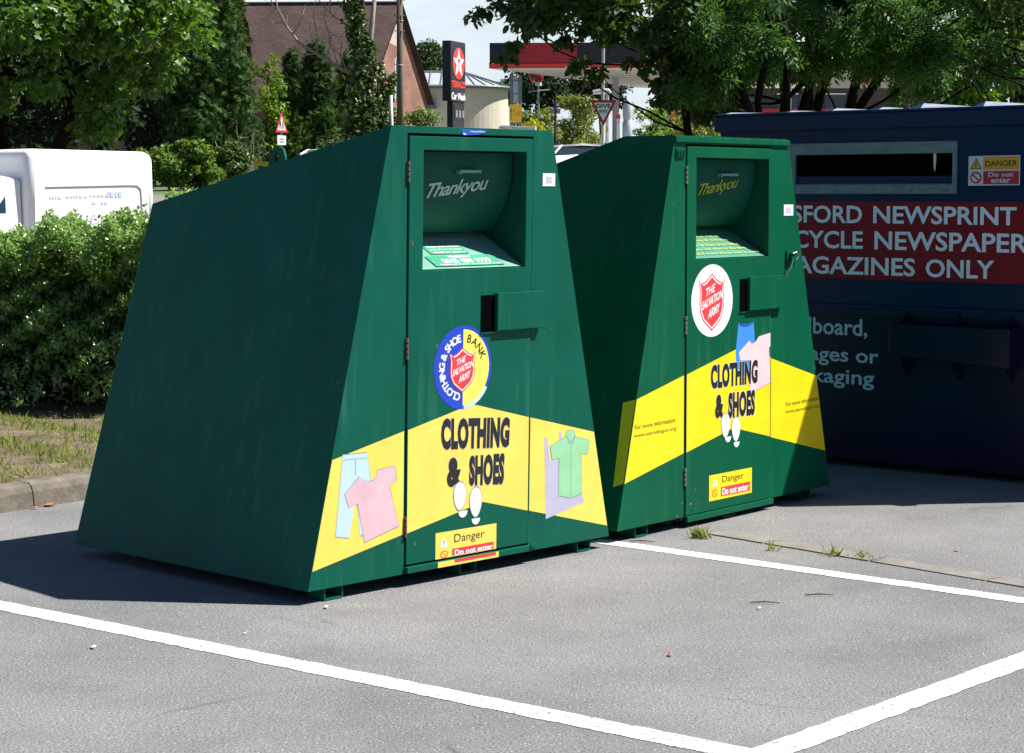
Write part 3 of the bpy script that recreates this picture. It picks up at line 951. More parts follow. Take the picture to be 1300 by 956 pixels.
        circle_text(mb, 'BANK', c, rx * .735, .050, 80, 14, K, 4, o0 + .002, .02, .95)
        shield(mb, (-.066, .898), .150, .176, K, 3, 2, o0 + .003)
        mb.build('round_badge', [M['blue'], paint('badge_yellow', (.90, .80, .12, 1), .4, .05), M['white'], M['red'], M['black'], M['palebl2']], door)
    else:
        c = (-.196, 1.117)
        flat(mb, disc(c, .186, .181, 56), K, 0, o0)
        shield(mb, (-.200, 1.112), .222, .262, K, 1, 0, o0 + .001)
        mb.build('round_badge', [M['white'], M['red']], door)
    # garments
    if spec == 1:
        PANTS = [(-0.739, 0.591), (-0.607, 0.589), (-0.586, 0.483), (-0.609, 0.391), (-0.63, 0.249), (-0.643, 0.251), (-0.657, 0.385), (-0.665, 0.418), (-0.701, 0.248), (-0.774, 0.261)]
        TEE = [(-0.726, 0.43), (-0.648, 0.495), (-.625, .478), (-0.599, 0.466), (-.575, .470), (-0.556, 0.48), (-0.55, 0.511), (-0.451, 0.519), (-0.439, 0.457), (-0.482, 0.438), (-0.425, 0.265), (-0.616, 0.219), (-0.657, 0.385), (-0.704, 0.373)]
        SHIRT = [(0.503, 0.514), (0.604, 0.548), (0.612, 0.573), (0.64, 0.577), (0.664, 0.566), (0.673, 0.542), (0.767, 0.519), (0.758, 0.455), (0.712, 0.461), (0.724, 0.278), (0.647, 0.265), (0.564, 0.284), (0.564, 0.456), (0.518, 0.453)]
        GREY = [(0.463, 0.558), (0.485, 0.56), (0.504, 0.45), (0.56, 0.452), (0.564, 0.284), (0.647, 0.265), (0.724, 0.276), (0.737, 0.235), (0.481, 0.186)]
        STRAP = [(0.558, 0.575), (0.575, 0.576), (0.584, 0.535), (0.565, 0.528)]
        mb = MB()
        flat(mb, grow(PANTS, .004), K, 2, .0025); flat(mb, PANTS, K, 0, .0028)
        flat(mb, [(-.735, .572), (-.608, .570), (-.607, .567), (-.735, .569)], K, 2, .0030)
        flat(mb, [(-.672, .57), (-.668, .57), (-.668, .50), (-.672, .50)], K, 2, .0030)
        flat(mb, grow(TEE, .0035), K, 2, .0034); flat(mb, TEE, K, 1, .0039)
        mb.build('clothes_print', [M['palebl'], M['pink'], M['outl']], root)
        mb = MB()
        flat(mb, GREY, K, 1, .0025); flat(mb, STRAP, K, 1, .0025)
        flat(mb, grow(SHIRT, .0035), K, 2, .0033); flat(mb, SHIRT, K, 0, .0041)
        for (p, q2) in (((.641, .515), (.647, .267)), ((.613, .553), (.641, .515)), ((.641, .515), (.668, .548)), ((.613, .553), (.626, .515)), ((.668, .548), (.658, .510)), ((.626, .515), (.641, .53)), ((.658, .51), (.641, .53))):
            dx, dz = q2[0] - p[0], q2[1] - p[1]; l = math.hypot(dx, dz); nx, nz = -dz / l * .0016, dx / l * .0016
            flat(mb, [(p[0] + nx, p[1] + nz), (q2[0] + nx, q2[1] + nz), (q2[0] - nx, q2[1] - nz), (p[0] - nx, p[1] - nz)], K, 2, .0044)
        mb.build('clothes_print', [M['mint'], M['lilac'], M['outl']], root)
    else:
        SK = [(.046, .995), (.075, .985), (.13, .982), (.188, .993), (.203, .882), (.18, .76), (.12, .72), (.03, .74), (.020, .84)]
        TE = [(0.05, 0.843), (0.15, 0.897), (.17, .880), (.205, .885), (0.239, 0.913), (0.350, 0.926), (0.350, 0.857), (0.337, 0.85), (0.352, 0.666), (0.153, 0.624), (0.157, 0.796), (0.062, 0.802)]
        mb = MB()
        flat(mb, SK, K, 0, o0 + .0002); flat(mb, [(.050, .993), (.078, .983), (.13, .980), (.186, .991), (.187, .985), (.13, .970), (.078, .973), (.051, .985)], K, 3, o0 + .001)
        flat(mb, grow(TE, .003), K, 2, o0 + .0012); flat(mb, TE, K, 1, o0 + .002)
        mb.build('clothes_print', [M['skyblue'], M['pinkb'], M['outl'], M['blue']], door)
    # big lettering
    mb = MB()
    hl = (.018, 1)
    if spec == 1:
        text(mb, 'CLOTHING', ((-.188, .562), (.228, .536), (.234, .670), (-.190, .698)), K, 0, .0104, .060, 1.08, hl)
        text(mb, '&', ((-.152, .398), (-.062, .393), (-.062, .520), (-.152, .526)), K, 0, .0104, .060, 1, hl)
        text(mb, 'SHOES', ((-.018, .390), (.198, .374), (.204, .514), (-.018, .522)), K, 0, .0104, .060, 1.08, hl)
    else:
        text(mb, 'CLOTHING', ((-.205, .672), (.228, .672), (.232, .796), (-.207, .796)), K, 0, .0104, .060, 1.08, hl)
        text(mb, '&', ((-.165, .522), (-.085, .522), (-.085, .642), (-.165, .642)), K, 0, .0104, .060, 1, hl)
        text(mb, 'SHOES', ((-.045, .512), (.205, .508), (.208, .642), (-.045, .645)), K, 0, .0104, .060, 1.08, hl)
    mb.build('clothing_lettering', [M['black'], M['halo'] if spec == 1 else M['halo_b']], door)
    mb = MB()
    feet = [((-.073, .352), .036, .060, (-.054, .274), .027, .026), ((.024, .316), .036, .064, (.026, .232), .025, .024)] if spec == 1 else \
           [((-.070, .480), .037, .060, (-.046, .408), .027, .025), ((.028, .452), .037, .060, (.034, .374), .026, .024)]
    for (c, rx, rz_, h, hx, hz_) in feet:
        for (k, mi, o) in ((1.09, 1, .0112), (1.0, 0, .0118)):
            sole = [(c[0] + rx * k * (math.cos(t_) * (1 + .16 * math.sin(t_))), c[1] + rz_ * k * math.sin(t_)) for t_ in [2 * math.pi * i / 28 for i in range(28)]]
            flat(mb, sole, K, mi, o)
            heel = [(h[0] + hx * k * math.cos(t_), h[1] + .012 + hz_ * 1.1 * k * math.sin(t_)) for t_ in [math.pi + math.pi * i / 16 for i in range(17)]]
            flat(mb, heel, K, mi, o)
    mb.build('footprint_print', [M['white'], M['outl']], door)
    # warning label
    x0, x1 = (-.215, .156) if spec == 1 else (-.214, .182)
    def warn(mb, zoff, zlo, zhi, ZT, ZB, o):
        Lz = lambda t: ZB + (ZT - ZB) * t
        X = lambda t: x0 + (x1 - x0) * t
        flat(mb, [(x0, zlo), (x1, zlo), (x1, zhi), (x0, zhi)], K, 0, o)
        if zhi > ZB + (ZT - ZB) * .6:
            text(mb, 'Danger', rect(X(.30), X(.80), Lz(.56), Lz(.88)), K, 1, o + .001, .004)
            tri = [(X(.07), Lz(.55)), (X(.20), Lz(.55)), (X(.135), Lz(.86))]
            flat(mb, tri, K, 3, o + .001)
            text(mb, '!', rect(X(.128), X(.142), Lz(.58), Lz(.76)), K, 1, o + .002, .02)
        rlo, rhi = max(zlo + .004, Lz(.10)), min(zhi, Lz(.46))
        if rhi > rlo:
            flat(mb, [(X(.27), rlo), (X(.955), rlo), (X(.955), rhi), (X(.27), rhi)], K, 2, o + .001)
    if spec == 1:
        mb = MB()
        warn(mb, 0, .0935, .207, .207, .060, o0)
        # the lower half of the red line is folded over the sill, so only the tops of its letters sit on the door
        text(mb, 'Do not enter', rect(-.10, .135, .096, .121), K, 3, o0 + .002, .03)
        cc = (-.163, .110)
        flat(mb, disc(cc, .024, .017, 20) , K, 4, o0 + .001); flat(mb, disc(cc, .017, .0115, 20), K, 0, o0 + .0016)
        flat(mb, [(cc[0] - .015, cc[1] + .006), (cc[0] - .011, cc[1] + .009), (cc[0] + .015, cc[1] - .007), (cc[0] + .011, cc[1] - .010)], K, 4, o0 + .0022)
        mb.build('warning_label', [M['yellow'], M['black'], M['red'], M['white'], M['orange']], door)
        mb = MB()
        flat(mb, [(x0, .0595), (x1, .0595), (x1, .0838), (x0, .0838)], F, 0, .0228)
        flat(mb, [(-.115, .070), (.138, .070), (.138, .0835), (-.115, .0835)], F, 1, .0233)
        mb.build('warning_label', [M['yellow'], M['red']], root)
    else:
        mb = MB()
        warn(mb, 0, .108, .239, .239, .108, o0)
        text(mb, 'Do not enter', rect(-.095, .150, .126, .162), K, 3, o0 + .002, .03)
        cc = (-.163, .146)
        flat(mb, disc(cc, .026, .022, 20), K, 4, o0 + .001); flat(mb, disc(cc, .018, .0155, 20), K, 0, o0 + .0016)
        flat(mb, [(cc[0] - .016, cc[1] + .010), (cc[0] - .011, cc[1] + .014), (cc[0] + .016, cc[1] - .010), (cc[0] + .011, cc[1] - .014)], K, 4, o0 + .0022)
        mb.build('warning_label', [M['yellow_b'], M['black'], M['red'], M['white'], M['orange']], door)
    # little white code label
    mb = MB()
    bx0, bx1, bz0, bz1 = (.427, .508, 1.682, 1.739) if spec == 1 else (.482, .576, 1.534, 1.592)
    flat(mb, [(bx0, bz0), (bx1, bz0), (bx1, bz1), (bx0, bz1)], F, 0, .002)
    flat(mb, [(bx0 + .022, bz0 + .014), (bx1 - .022, bz0 + .014), (bx1 - .022, bz1 - .014), (bx0 + .022, bz1 - .014)], F, 1, .0028)
    mb.build('code_label', [M['white'], paint('label_grey_print', (.50, .53, .62, 1), .5, .2, 300)], root)
    if spec == 1:
        mb = MB()
        flat(mb, [(-.080, 1.899), (-.060, 1.896), (.025, 1.900), (.078, 1.9215), (-.080, 1.9215)], F, 0, .002)
        text(mb, 'recycling', rect(-.03, .06, 1.908, 1.917), F, 1, .003, .02)
        flat(mb, [(-.072, 1.906), (-.052, 1.901), (-.070, 1.897)], F, 1, .003)
        mb.build('blue_label', [paint('label_blue', (.012, .09, .48, 1), .4, .05), M['white']], root)
        # lifting lug on the roof slope
        sl = (zbt - H) / (D + bl - lean)
        v = .80; zr = H + sl * (v - lean)
        a = -.40
        mb = MB()
        for (s0, s1) in ((-1, 1),):
            prof = [(-.062, -.012), (.062, -.012), (.056, .05), (.042, .085), (.017, .104), (-.017, .104), (-.042, .085), (-.056, .05)]
            hole = [(0.013 * math.cos(t_), .055 + .018 * math.sin(t_)) for t_ in [2 * math.pi * i / 12 for i in range(12)]]
            def Q(p, th):
                return Vector((a + th, v + p[0], zr + p[1] + sl * p[0]))
            n = len(prof)
            for th, rev in ((0, False), (.012, True)):
                # bridge ring between outline and hole
                for i in range(n):
                    p0_, p1_ = prof[i], prof[(i + 1) % n]
                    def near(p):
                        return min(range(12), key=lambda k: (hole[k][0] - p[0]) ** 2 + (hole[k][1] - p[1]) ** 2)
                    k0, k1 = near(p0_), near(p1_)
                    seq = [k0]
                    step = 1 if ((k1 - k0) % 12) <= 6 else -1
                    while seq[-1] != k1:
                        seq.append((seq[-1] + step) % 12)
                    mb.poly([Q(p0_, th), Q(p1_, th)] + [Q(hole[k], th) for k in reversed(seq)])
            for i in range(n):
                mb.poly([Q(prof[i], 0), Q(prof[(i + 1) % n], 0), Q(prof[(i + 1) % n], .012), Q(prof[i], .012)])
        mb.build('lifting_lug', M['bank_green'], root)
    else:
        mb = MB()
        bx(-hw(1.90) + .004, hw(1.90) - .004, .0005, .012, 1.898, 1.926)
        mb.build('top_flap', green, root, bevel=.003)
        mb = MB()
        bx(-.515, -.445, .0005, .008, 1.825, 1.868)
        for k in range(3):
            bx(-.505 + .022 * k, -.494 + .022 * k, .0085, .014, 1.835, 1.858)
        mb.build('hinge_plate', green, root)
        mb = MB()
        bx(.505, .600, .0005, .010, 1.288, 1.350)
        bx(.525, .555, .0105, .026, 1.302, 1.336)
        mb.tube([F(.53, 1.335, .030), F(.565, 1.342, .032), F(.59, 1.325, .030), F(.57, 1.302, .030)], .004, 1, 6)
        mb.tube([F(.53, 1.30, .03), F(.515, 1.27, .03), F(.495, 1.235, .02), F(.485, 1.215, .015)], .004, 1, 6)
        mb.build('hasp', [green, M['steel']], root)
        for (xa, xb) in ((-.851, -.500), (.517, .862)):
            mb = MB()
            text(mb, 'For more information', ((xa + .005, .527), (xb - .01, .535), (xb - .01, .557), (xa + .005, .549)), K, 0, .003, .004)
            text(mb, 'www.satradingco.org', ((xa, .484), (xb, .490), (xb, .513), (xa, .507)), K, 0, .003, .002)
            mb.build('web_address_lettering', M['black'], root)
    return root

make_bank('clothing_bank', 'green clothing bank with a round blue and yellow badge and printed shirts',
          (-0.18306, 8.65400, 0), 0.80677, (.0538, 1.9287, 1.8397, .9709, -.0352, 1.6350, 1.6034, -.1359, 0), 1)
make_bank('clothing_bank', 'green clothing bank with a round white badge, next to the blue container',
          (1.1190, 10.1940, 0), 0.88731, (.0563, 1.9315, 1.9716, 1.0408, .0029, 1.45, 1.6034, -.1359, .303), 2)

# ------------------------------------------------------------------ blue paper container
CT = thing('recycling_container', 'dark blue steel paper recycling container with maroon lettered panel and wide slot', 'container', (1.931, 12.2, 0), math.atan2(-.834, .98))
Cf = lambda a, z, off=0.0: Vector((a, -off, z))
XL, XR, DEP = -.814, 2.16, 1.7
mb = MB()
hz = [(-.250, 1.752), (.812, 1.752), (.812, 1.880), (-.250, 1.880)]
o4 = [(XL, .985), (XR, .985), (XR, 2.10), (XL, 2.10)]
for k in range(4):
    mb.poly([Cf(*o4[k]), Cf(*o4[(k + 1) % 4]), Cf(*hz[(k + 1) % 4]), Cf(*hz[k])])
mb.poly([Cf(XL, .985, 0), Vector((XL, DEP, .985)), Vector((XL, DEP, 2.10)), Cf(XL, 2.10)])
mb.poly([Cf(XR, .985, 0), Cf(XR, 2.10), Vector((XR, DEP, 2.10)), Vector((XR, DEP, .985))])
mb.poly([Vector((XL, DEP, .985)), Vector((XR, DEP, .985)), Vector((XR, DEP, 2.10)), Vector((XL, DEP, 2.10))])
mb.poly([Cf(XL, 2.10), Cf(XR, 2.10), Vector((XR, DEP, 2.10)), Vector((XL, DEP, 2.10))])
hb = [Vector((a, .5, z)) for a, z in hz]
for k in range(4):
    mb.poly([Cf(*hz[k]), Cf(*hz[(k + 1) % 4]), hb[(k + 1) % 4], hb[k]], 1)
mb.poly(hb, 1)
mb.build('upper_body', [M['navy'], M['hole']], CT)
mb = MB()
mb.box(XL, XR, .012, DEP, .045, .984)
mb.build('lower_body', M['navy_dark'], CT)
mb = MB()
mb.box(XL - .02, XR + .02, -.045, .0, 2.034, 2.128)
mb.box(XL - .025, XR + .025, -.052, .06, 2.1285, 2.142)
mb.build('top_rim', M['navy'], CT, bevel=.006)
mb = MB()
mb.box(XL, XR, -.028, .011, .968, .984); mb.box(XL, XR, -.006, .011, .93, .9675)
mb.build('mid_rail', M['navy'], CT)
for a in (-.6, .6, 1.9):
    mb = MB()
    mb.box(a - .06, a + .06, .1, DEP - .1, .004, .0445)
    mb.build('skid', M['navy_dark'], CT)
mb = MB()
mb.box(-.300, .838, -.016, -.0005, 1.884, 1.952); mb.box(-.300, .838, -.016, -.0005, 1.648, 1.702)
mb.box(-.300, -.252, -.016, -.0005, 1.7025, 1.8835); mb.box(.812, .838, -.016, -.0005, 1.7025, 1.8835)
mb.poly([Cf(-.252, 1.702, .004), Cf(.812, 1.702, .004), Cf(.812, 1.752, -.03), Cf(-.252, 1.752, -.03)], 1)
for a in (-.2, .05, .3, .55, .78):
    mb.cyl((a, -.020, 1.667), .006, .004, 2, 8, 'y')
mb.build('slot_frame', [M['slot'], paint('slot_lip_blue_grey', (.10, .17, .22, 1), .5, .2, 8), M['rust']], CT)
mb = MB()
mb.poly([Cf(.680, 1.882, .001), Cf(.700, 1.882, .002), Cf(.703, 1.84, .006), Cf(.698, 1.775, .01), Cf(.690, 1.80, .012)])
mb.build('paper_scrap', M['offwhite'], CT)
mb = MB()
flat(mb, [(XL + .02, 1.138), (XR - .02, 1.138), (XR - .02, 1.602), (XL + .02, 1.602)], Cf, 0, .0025)
mb.build('maroon_panel', M['maroon'], CT)
mb = MB()
B_ = .02
text(mb, 'AYLESFORD', ((-.640, 1.471), (.214, 1.471), (.214, 1.578), (-.640, 1.578)), Cf, 0, .0045, B_)
text(mb, 'NEWSPRINT', ((.290, 1.472), (1.213, 1.468), (1.213, 1.574), (.290, 1.577)), Cf, 0, .0045, B_)
text(mb, 'RECYCLE', ((-.440, 1.318), (.222, 1.318), (.222, 1.425), (-.440, 1.425)), Cf, 0, .0045, B_)
text(mb, 'NEWSPAPERS', ((.300, 1.317), (1.360, 1.312), (1.360, 1.423), (.300, 1.427)), Cf, 0, .0045, B_)
text(mb, '& MAGAZINES', ((-.545, 1.163), (.574, 1.163), (.574, 1.270), (-.545, 1.270)), Cf, 0, .0045, B_)
text(mb, 'ONLY', ((.644, 1.161), (1.080, 1.161), (1.080, 1.268), (.644, 1.268)), Cf, 0, .0045, B_)
mb.build('panel_lettering', M['cont_text'], CT)
mb = MB()
Cl = lambda a, z, off=0.0: Vector((a, .012 - off, z))
text(mb, 'Cardboard,', ((-.435, .778), (.252, .778), (.252, .898), (-.435, .898)), Cl, 0, .003, .016)
text(mb, 'packages or', ((-.445, .606), (.330, .606), (.330, .722), (-.445, .722)), Cl, 0, .003, .016)
text(mb, 'packaging', ((-.365, .473), (.303, .473), (.303, .590), (-.365, .590)), Cl, 0, .003, .016)
mb.build('lower_lettering', M['cont_text2'], CT)
mb = MB()
flat(mb, [(.908, 1.694), (1.229, 1.697), (1.229, 1.866), (.908, 1.863)], Cf, 0, .003)
flat(mb, [(1.002, 1.784), (1.223, 1.786), (1.223, 1.860), (1.002, 1.857)], Cf, 1, .004)
text(mb, 'DANGER', ((1.014, 1.803), (1.211, 1.804), (1.211, 1.838), (1.014, 1.836)), Cf, 4, .005, .01)
flat(mb, [(1.002, 1.702), (1.223, 1.703), (1.223, 1.778), (1.002, 1.777)], Cf, 2, .004)
text(mb, 'Do not', ((1.035, 1.744), (1.190, 1.745), (1.190, 1.771), (1.035, 1.770)), Cf, 0, .005, .02)
text(mb, 'enter', ((1.052, 1.709), (1.172, 1.710), (1.172, 1.738), (1.052, 1.737)), Cf, 0, .005, .02)
flat(mb, [(.920, 1.789), (.992, 1.789), (.956, 1.853)], Cf, 4, .004)
flat(mb, [(.927, 1.793), (.985, 1.793), (.956, 1.845)], Cf, 1, .0048)
text(mb, '!', ((.952, 1.799), (.960, 1.799), (.960, 1.829), (.952, 1.829)), Cf, 4, .0056, .03)
flat(mb, disc((.956, 1.740), .036, .034, 24), Cf, 2, .004); flat(mb, disc((.956, 1.740), .026, .0245, 24), Cf, 0, .0048)
flat(mb, [(.930, 1.757), (.937, 1.763), (.982, 1.723), (.975, 1.717)], Cf, 2, .0056)
mb.build('danger_sign', [M['dan_white'], M['dan_yellow'], M['dan_red'], M['white'], M['black']], CT)
mb = MB()
x0, x1, pr = .475, 1.245, .13
mb.mesh([(x0, .0115, .895), (x1, .0115, .895), (x1, -pr, .887), (x0, -pr, .887), (x0, .0115, .70), (x1, .0115, .655), (x1, -pr, .660), (x0, -pr, .705)],
        [(0, 1, 2, 3), (4, 7, 6, 5), (3, 2, 6, 7), (0, 3, 7, 4), (1, 5, 6, 2)])
mb.build('lifting_pocket', M['navy_dark'], CT, bevel=.006)
for a in (.53, .87, 1.20):
    mb = MB()
    mb.prism([(a - .006, .0118, .896), (a - .006, -.09, .896), (a - .006, .0118, .966)], (.012, 0, 0))
    mb.build('gusset', M['navy_dark'], CT)
    mb = MB()
    mb.prism([(a - .006, .0118, .70 if a < .8 else .665), (a - .006, -.09, .70 if a < .8 else .665), (a - .006, .0118, .57)], (.012, 0, 0))
    mb.build('gusset', M['navy_dark'], CT)
lids = [(-.80, -.37, .010), (-.34, -.045, .010), (-.028, .270, .017), (.291, .535, .015), (.567, .935, .030), (.967, 1.335, .030), (1.367, 1.70, .022)]
for (a0, a1, up) in lids:
    # warped sheet lid: its left corner stands up behind the rim, the right end lies flush
    mb = MB()
    f0, f1 = Vector((a0 + .045, -.034, 2.1455)), Vector((a1, -.034, 2.1455))
    b0, b1 = Vector((a0 - .030, .14, 2.151 + up)), Vector((a1 - .02, .14, 2.148))
    c0, c1 = Vector((a0 + .01, .95, 2.149 + up * .4)), Vector((a1 - .02, .95, 2.147))
    mb.poly([f0, f1, b1, b0]); mb.poly([b0, b1, c1, c0])
    mb.poly([Vector((a0 - .030, -.036, 2.1432)), Vector((a0 + .045, -.036, 2.1432)), b0 + Vector((-.002, -.004, -.001))], 1)
    mb.poly([Vector((a0 - .030, -.036, 2.1432)), b0 + Vector((-.002, -.004, -.001)), c0 + Vector((-.002, 0, -.001)), Vector((a0 + .01, .95, 2.1432))], 1)
    mb.build('lid', [M['lid'], M['navy']], CT)
mb = MB()
mb.tube([(.50, .02, 2.143), (.50, .02, 2.172)], .007); mb.box(.48, .52, .0, .04, 2.1425, 2.150)
mb.build('lid_catch', M['rust'], CT)
mb = MB()
mb.mesh([(1.62, -.01, 2.146), (2.15, -.01, 2.146), (2.15, .0, 3.06), (1.62, .0, 3.06), (1.62, .02, 2.146), (2.15, .02, 2.146), (2.15, .03, 3.06), (1.62, .03, 3.06)],
        [(0, 1, 2, 3), (5, 4, 7, 6), (0, 4, 5, 1), (1, 5, 6, 2), (2, 6, 7, 3), (3, 7, 4, 0)])
mb.build('shadow_caster', M['lid'], CT)  # unseen upright panel, added to cast the shadow on the second bank

M['forecourt'] = paint('pale_concrete', (.40, .38, .35, 1), .9, .15, 1.0)
# ------------------------------------------------------------------ ground, car park, kerb, verge, road
TERR = [(-400, 0), (16, 0), (30, .40), (45, 1.50), (60, 1.83), (100, 2.70), (160, 3.6), (900, 12)]
def terr(y):
    for (y0, z0), (y1, z1) in zip(TERR, TERR[1:]):
        if y <= y1:
            return z0 + (z1 - z0) * (y - y0) / (y1 - y0)
    return TERR[-1][1]

def strip_sheet(name, x0, x1, ys, dz, mat, label, cat):
    mb = MB()
    for y0, y1 in zip(ys, ys[1:]):
        mb.poly([(x0, y0, terr(y0) + dz), (x1, y0, terr(y0) + dz), (x1, y1, terr(y1) + dz), (x0, y1, terr(y1) + dz)])
    return structure(mb.build(name, mat), label, cat)

g = MB()
ys = [-60, 15.9, 16, 22, 30, 37, 45, 52, 60, 80, 100, 130, 160, 260, 420, 900]
for y0, y1 in zip(ys, ys[1:]):
    g.poly([(-700, y0, terr(y0) - .03), (700, y0, terr(y0) - .03), (700, y1, terr(y1) - .03), (-700, y1, terr(y1) - .03)])
structure(g.build('ground', M['far_grass']), 'mown grass ground rising gently beyond the car park', 'ground')
g = MB()
g.poly([(-40, -12, 0), (40, -12, 0), (40, 15.88, 0), (-40, 15.88, 0)])
structure(g.build('car_park', M['asphalt']), 'pale worn grey asphalt of the car park', 'car park')
strip_sheet('road', -90, 90, [43.3, 45, 49.8], .012, M['road'], 'grey road crossing behind the hedge', 'road')
strip_sheet('forecourt', -2, 60, [58.5, 60, 80, 100, 125], .012, M['forecourt'], 'grey forecourt of the petrol station', 'forecourt')

strip_sheet('van_bounce_sheet', -26, 2, [17.5, 22, 26, 30, 37], .012, M['road'], 'grey sheet added under the van behind the hedge, against green bounce', 'bounce sheet')  # added so the grass throws no green light on the van
strip_sheet('bounce_sheet', -14, -1.9, [126, 130, 139], .012, M['forecourt'], 'added pale yard before the cream building', 'bounce_sheet')  # added so the cream wall takes no green bounce from the grass

def band(name, p, q, w, z, mat, seed, label):
    """painted line with slightly ragged edges"""
    rng = random.Random(seed)
    p = Vector((p[0], p[1], 0)); q = Vector((q[0], q[1], 0))
    d = (q - p).normalized(); n = Vector((-d.y, d.x, 0)); L = (q - p).length
    k = int(L / .05)
    a = [p + d * (L * i / k) + n * (w / 2 + rng.uniform(-.004, .004)) for i in range(k + 1)]
    b = [p + d * (L * i / k) - n * (w / 2 + rng.uniform(-.004, .004)) for i in range(k + 1)]
    mb = MB()
    for i in range(k):
        mb.poly([(b[i].x, b[i].y, z), (b[i + 1].x, b[i + 1].y, z), (a[i + 1].x, a[i + 1].y, z), (a[i].x, a[i].y, z)])
    return structure(mb.build(name, mat), label, 'road marking')
band('parking_line', (-2.055 - .787 * 2.0, 7.986 + .617 * 2.0), (.76, 5.78), .118, .0022, M['line'], 1, 'white parking bay line in front of the first green bank')
band('parking_line', (.40, 9.498), (2.53, 7.700), .108, .0022, M['line'], 2, 'white parking bay line running from between the banks')
band('parking_line', (.73, 5.82), (2.46, 7.766), .118, .0030, M['line'], 3, 'white line closing the bay at the lower right')
# flush concrete edging
mb = MB()
A = Vector((2.9, 7.62, 0)); Bp = Vector((1.00, 9.72, 0))
d = (Bp - A).normalized(); n = Vector((-d.y, d.x, 0)) * .065
rng = random.Random(3); t = 0; L = (Bp - A).length
while t < L - .2:
    l = .62; a0 = A + d * (t + .006); a1 = A + d * min(L, t + l - .006); j = rng.uniform(-.006, .006)
    c = [a0 - n, a1 - n, a1 + n, a0 + n]
    mb.prism([(p.x + n.x * j * 8, p.y, -.02) for p in c], (0, 0, .026 + j * .4))
    t += l
structure(mb.build('edging_strip', M['strip'], bevel=.003), 'flush concrete edging stones let into the asphalt', 'edging')
# kerb and verge
K0 = Vector((-2.63, 10.34, 0)); kd = Vector((.6, .8, 0)); kn = Vector((-.8, .6, 0))
mb = MB()
for i in range(-8, 5):
    a = K0 + kd * (i * .915 + .004 + .2); b = K0 + kd * ((i + 1) * .915 - .004 + .2)
    prof = [(0, -.02), (.012, .085), (.028, .118), (.050, .130), (.125, .132), (.125, -.02)]
    for (u, v) in ((a, b),):
        l0 = [u + kn * x + Vector((0, 0, z)) for x, z in prof]; l1 = [v + kn * x + Vector((0, 0, z)) for x, z in prof]
        m_ = len(prof)
        mb.mesh(l0 + l1, [(k, (k + 1) % m_, (k + 1) % m_ + m_, k + m_) for k in range(m_)] + [tuple(range(m_ - 1, -1, -1)), tuple(range(m_, 2 * m_))])
structure(mb.build('kerb', M['concrete']), 'worn concrete kerb stones along the verge', 'kerb')
HX0, HX1, HY0, HY1 = -6.4, .9, 14.02, 15.3
def verge_z(x, y):
    return .118 + .03 * math.sin(x * 2.1 + y) * math.sin(y * 1.7) + .012 * math.sin(x * 9 + y * 7)
mb = MB()
KA = K0 + kd * -7.2 + kn * .1255; KB = K0 + kd * 4.62 + kn * .1255
rows = []
for j in range(40):
    t = j / 39
    a = KA + (KB - KA) * t
    rows.append([Vector((a.x + (-14 - a.x) * (i / 16) ** 1.3, a.y, 0)) for i in range(17)])
rows.append([Vector((KB.x + (-14 - KB.x) * (i / 16) ** 1.3, 15.86, 0)) for i in range(17)])
vs = []
for r_ in rows:
    for i, p in enumerate(r_):
        vs.append((p.x, p.y, .122 if i == 0 else verge_z(p.x, p.y)))
mb.mesh(vs, [(j * 17 + i, (j + 1) * 17 + i, (j + 1) * 17 + i + 1, j * 17 + i + 1)[::-1] for j in range(len(rows) - 1) for i in range(16)])
structure(mb.build('verge', M['soil'], smooth=True), 'bare brown soil of the grass verge below the hedge', 'verge')
# grass on the verge
rng = np.random.default_rng(11)
n = 105000
x = -5.2 + 5.6 * rng.random(n); y = 8.5 + 5.7 * rng.random(n)
side = (x - K0.x) * kn.x + (y - K0.y) * kn.y
pn = np.sin(x * 3.1 + 1.3 * np.sin(y * 2.2)) * np.sin(y * 2.7 + x) + .6 * np.sin(x * 7.3 + y * 5.1)
keep = (side > .15) & (rng.random(n) < np.clip(.66 + .50 * pn - .35 * np.clip(y - 13.0, 0, 1), .05, 1))
x, y = x[keep], y[keep]; n = len(x)
pos = np.stack([x, y, np.array([verge_z(a, b) for a, b in zip(x, y)]) - .004], 1)
BLADE = (np.array([(-.07, 0, 0), (.07, 0, 0), (.05, .55, .05), (0, 1, .22), (-.05, .55, .05)], float), [(0, 1, 2, 3, 4)])
td = np.stack([rng.normal(size=n) * .55, rng.normal(size=n) * .55, np.ones(n)], 1)
nn = rng.normal(size=(n, 3)); nn[:, 2] *= .2
tag(leaf_mesh('verge_grass', pos, nn, .016 + .026 * rng.random(n) ** 1.5 + .035 * (rng.random(n) < .05), BLADE, M['grass'], None, rng, td), 'patchy short grass and weeds on the verge beside the kerb', 'grass', kind='stuff')

# hedge
rng = np.random.default_rng(5)
hroot = thing('hedge', 'clipped green hedge with small glossy leaves behind the kerb', 'hedge', (-2.7, 14.0, .12))
HB = np.array([-2.7, 14.0, .12])
def hedge_top(x):
    return np.interp(x, [-6.4, -3.6, -2.7, .9], [1.18, 1.27, 1.45, 1.42])
n = 95000
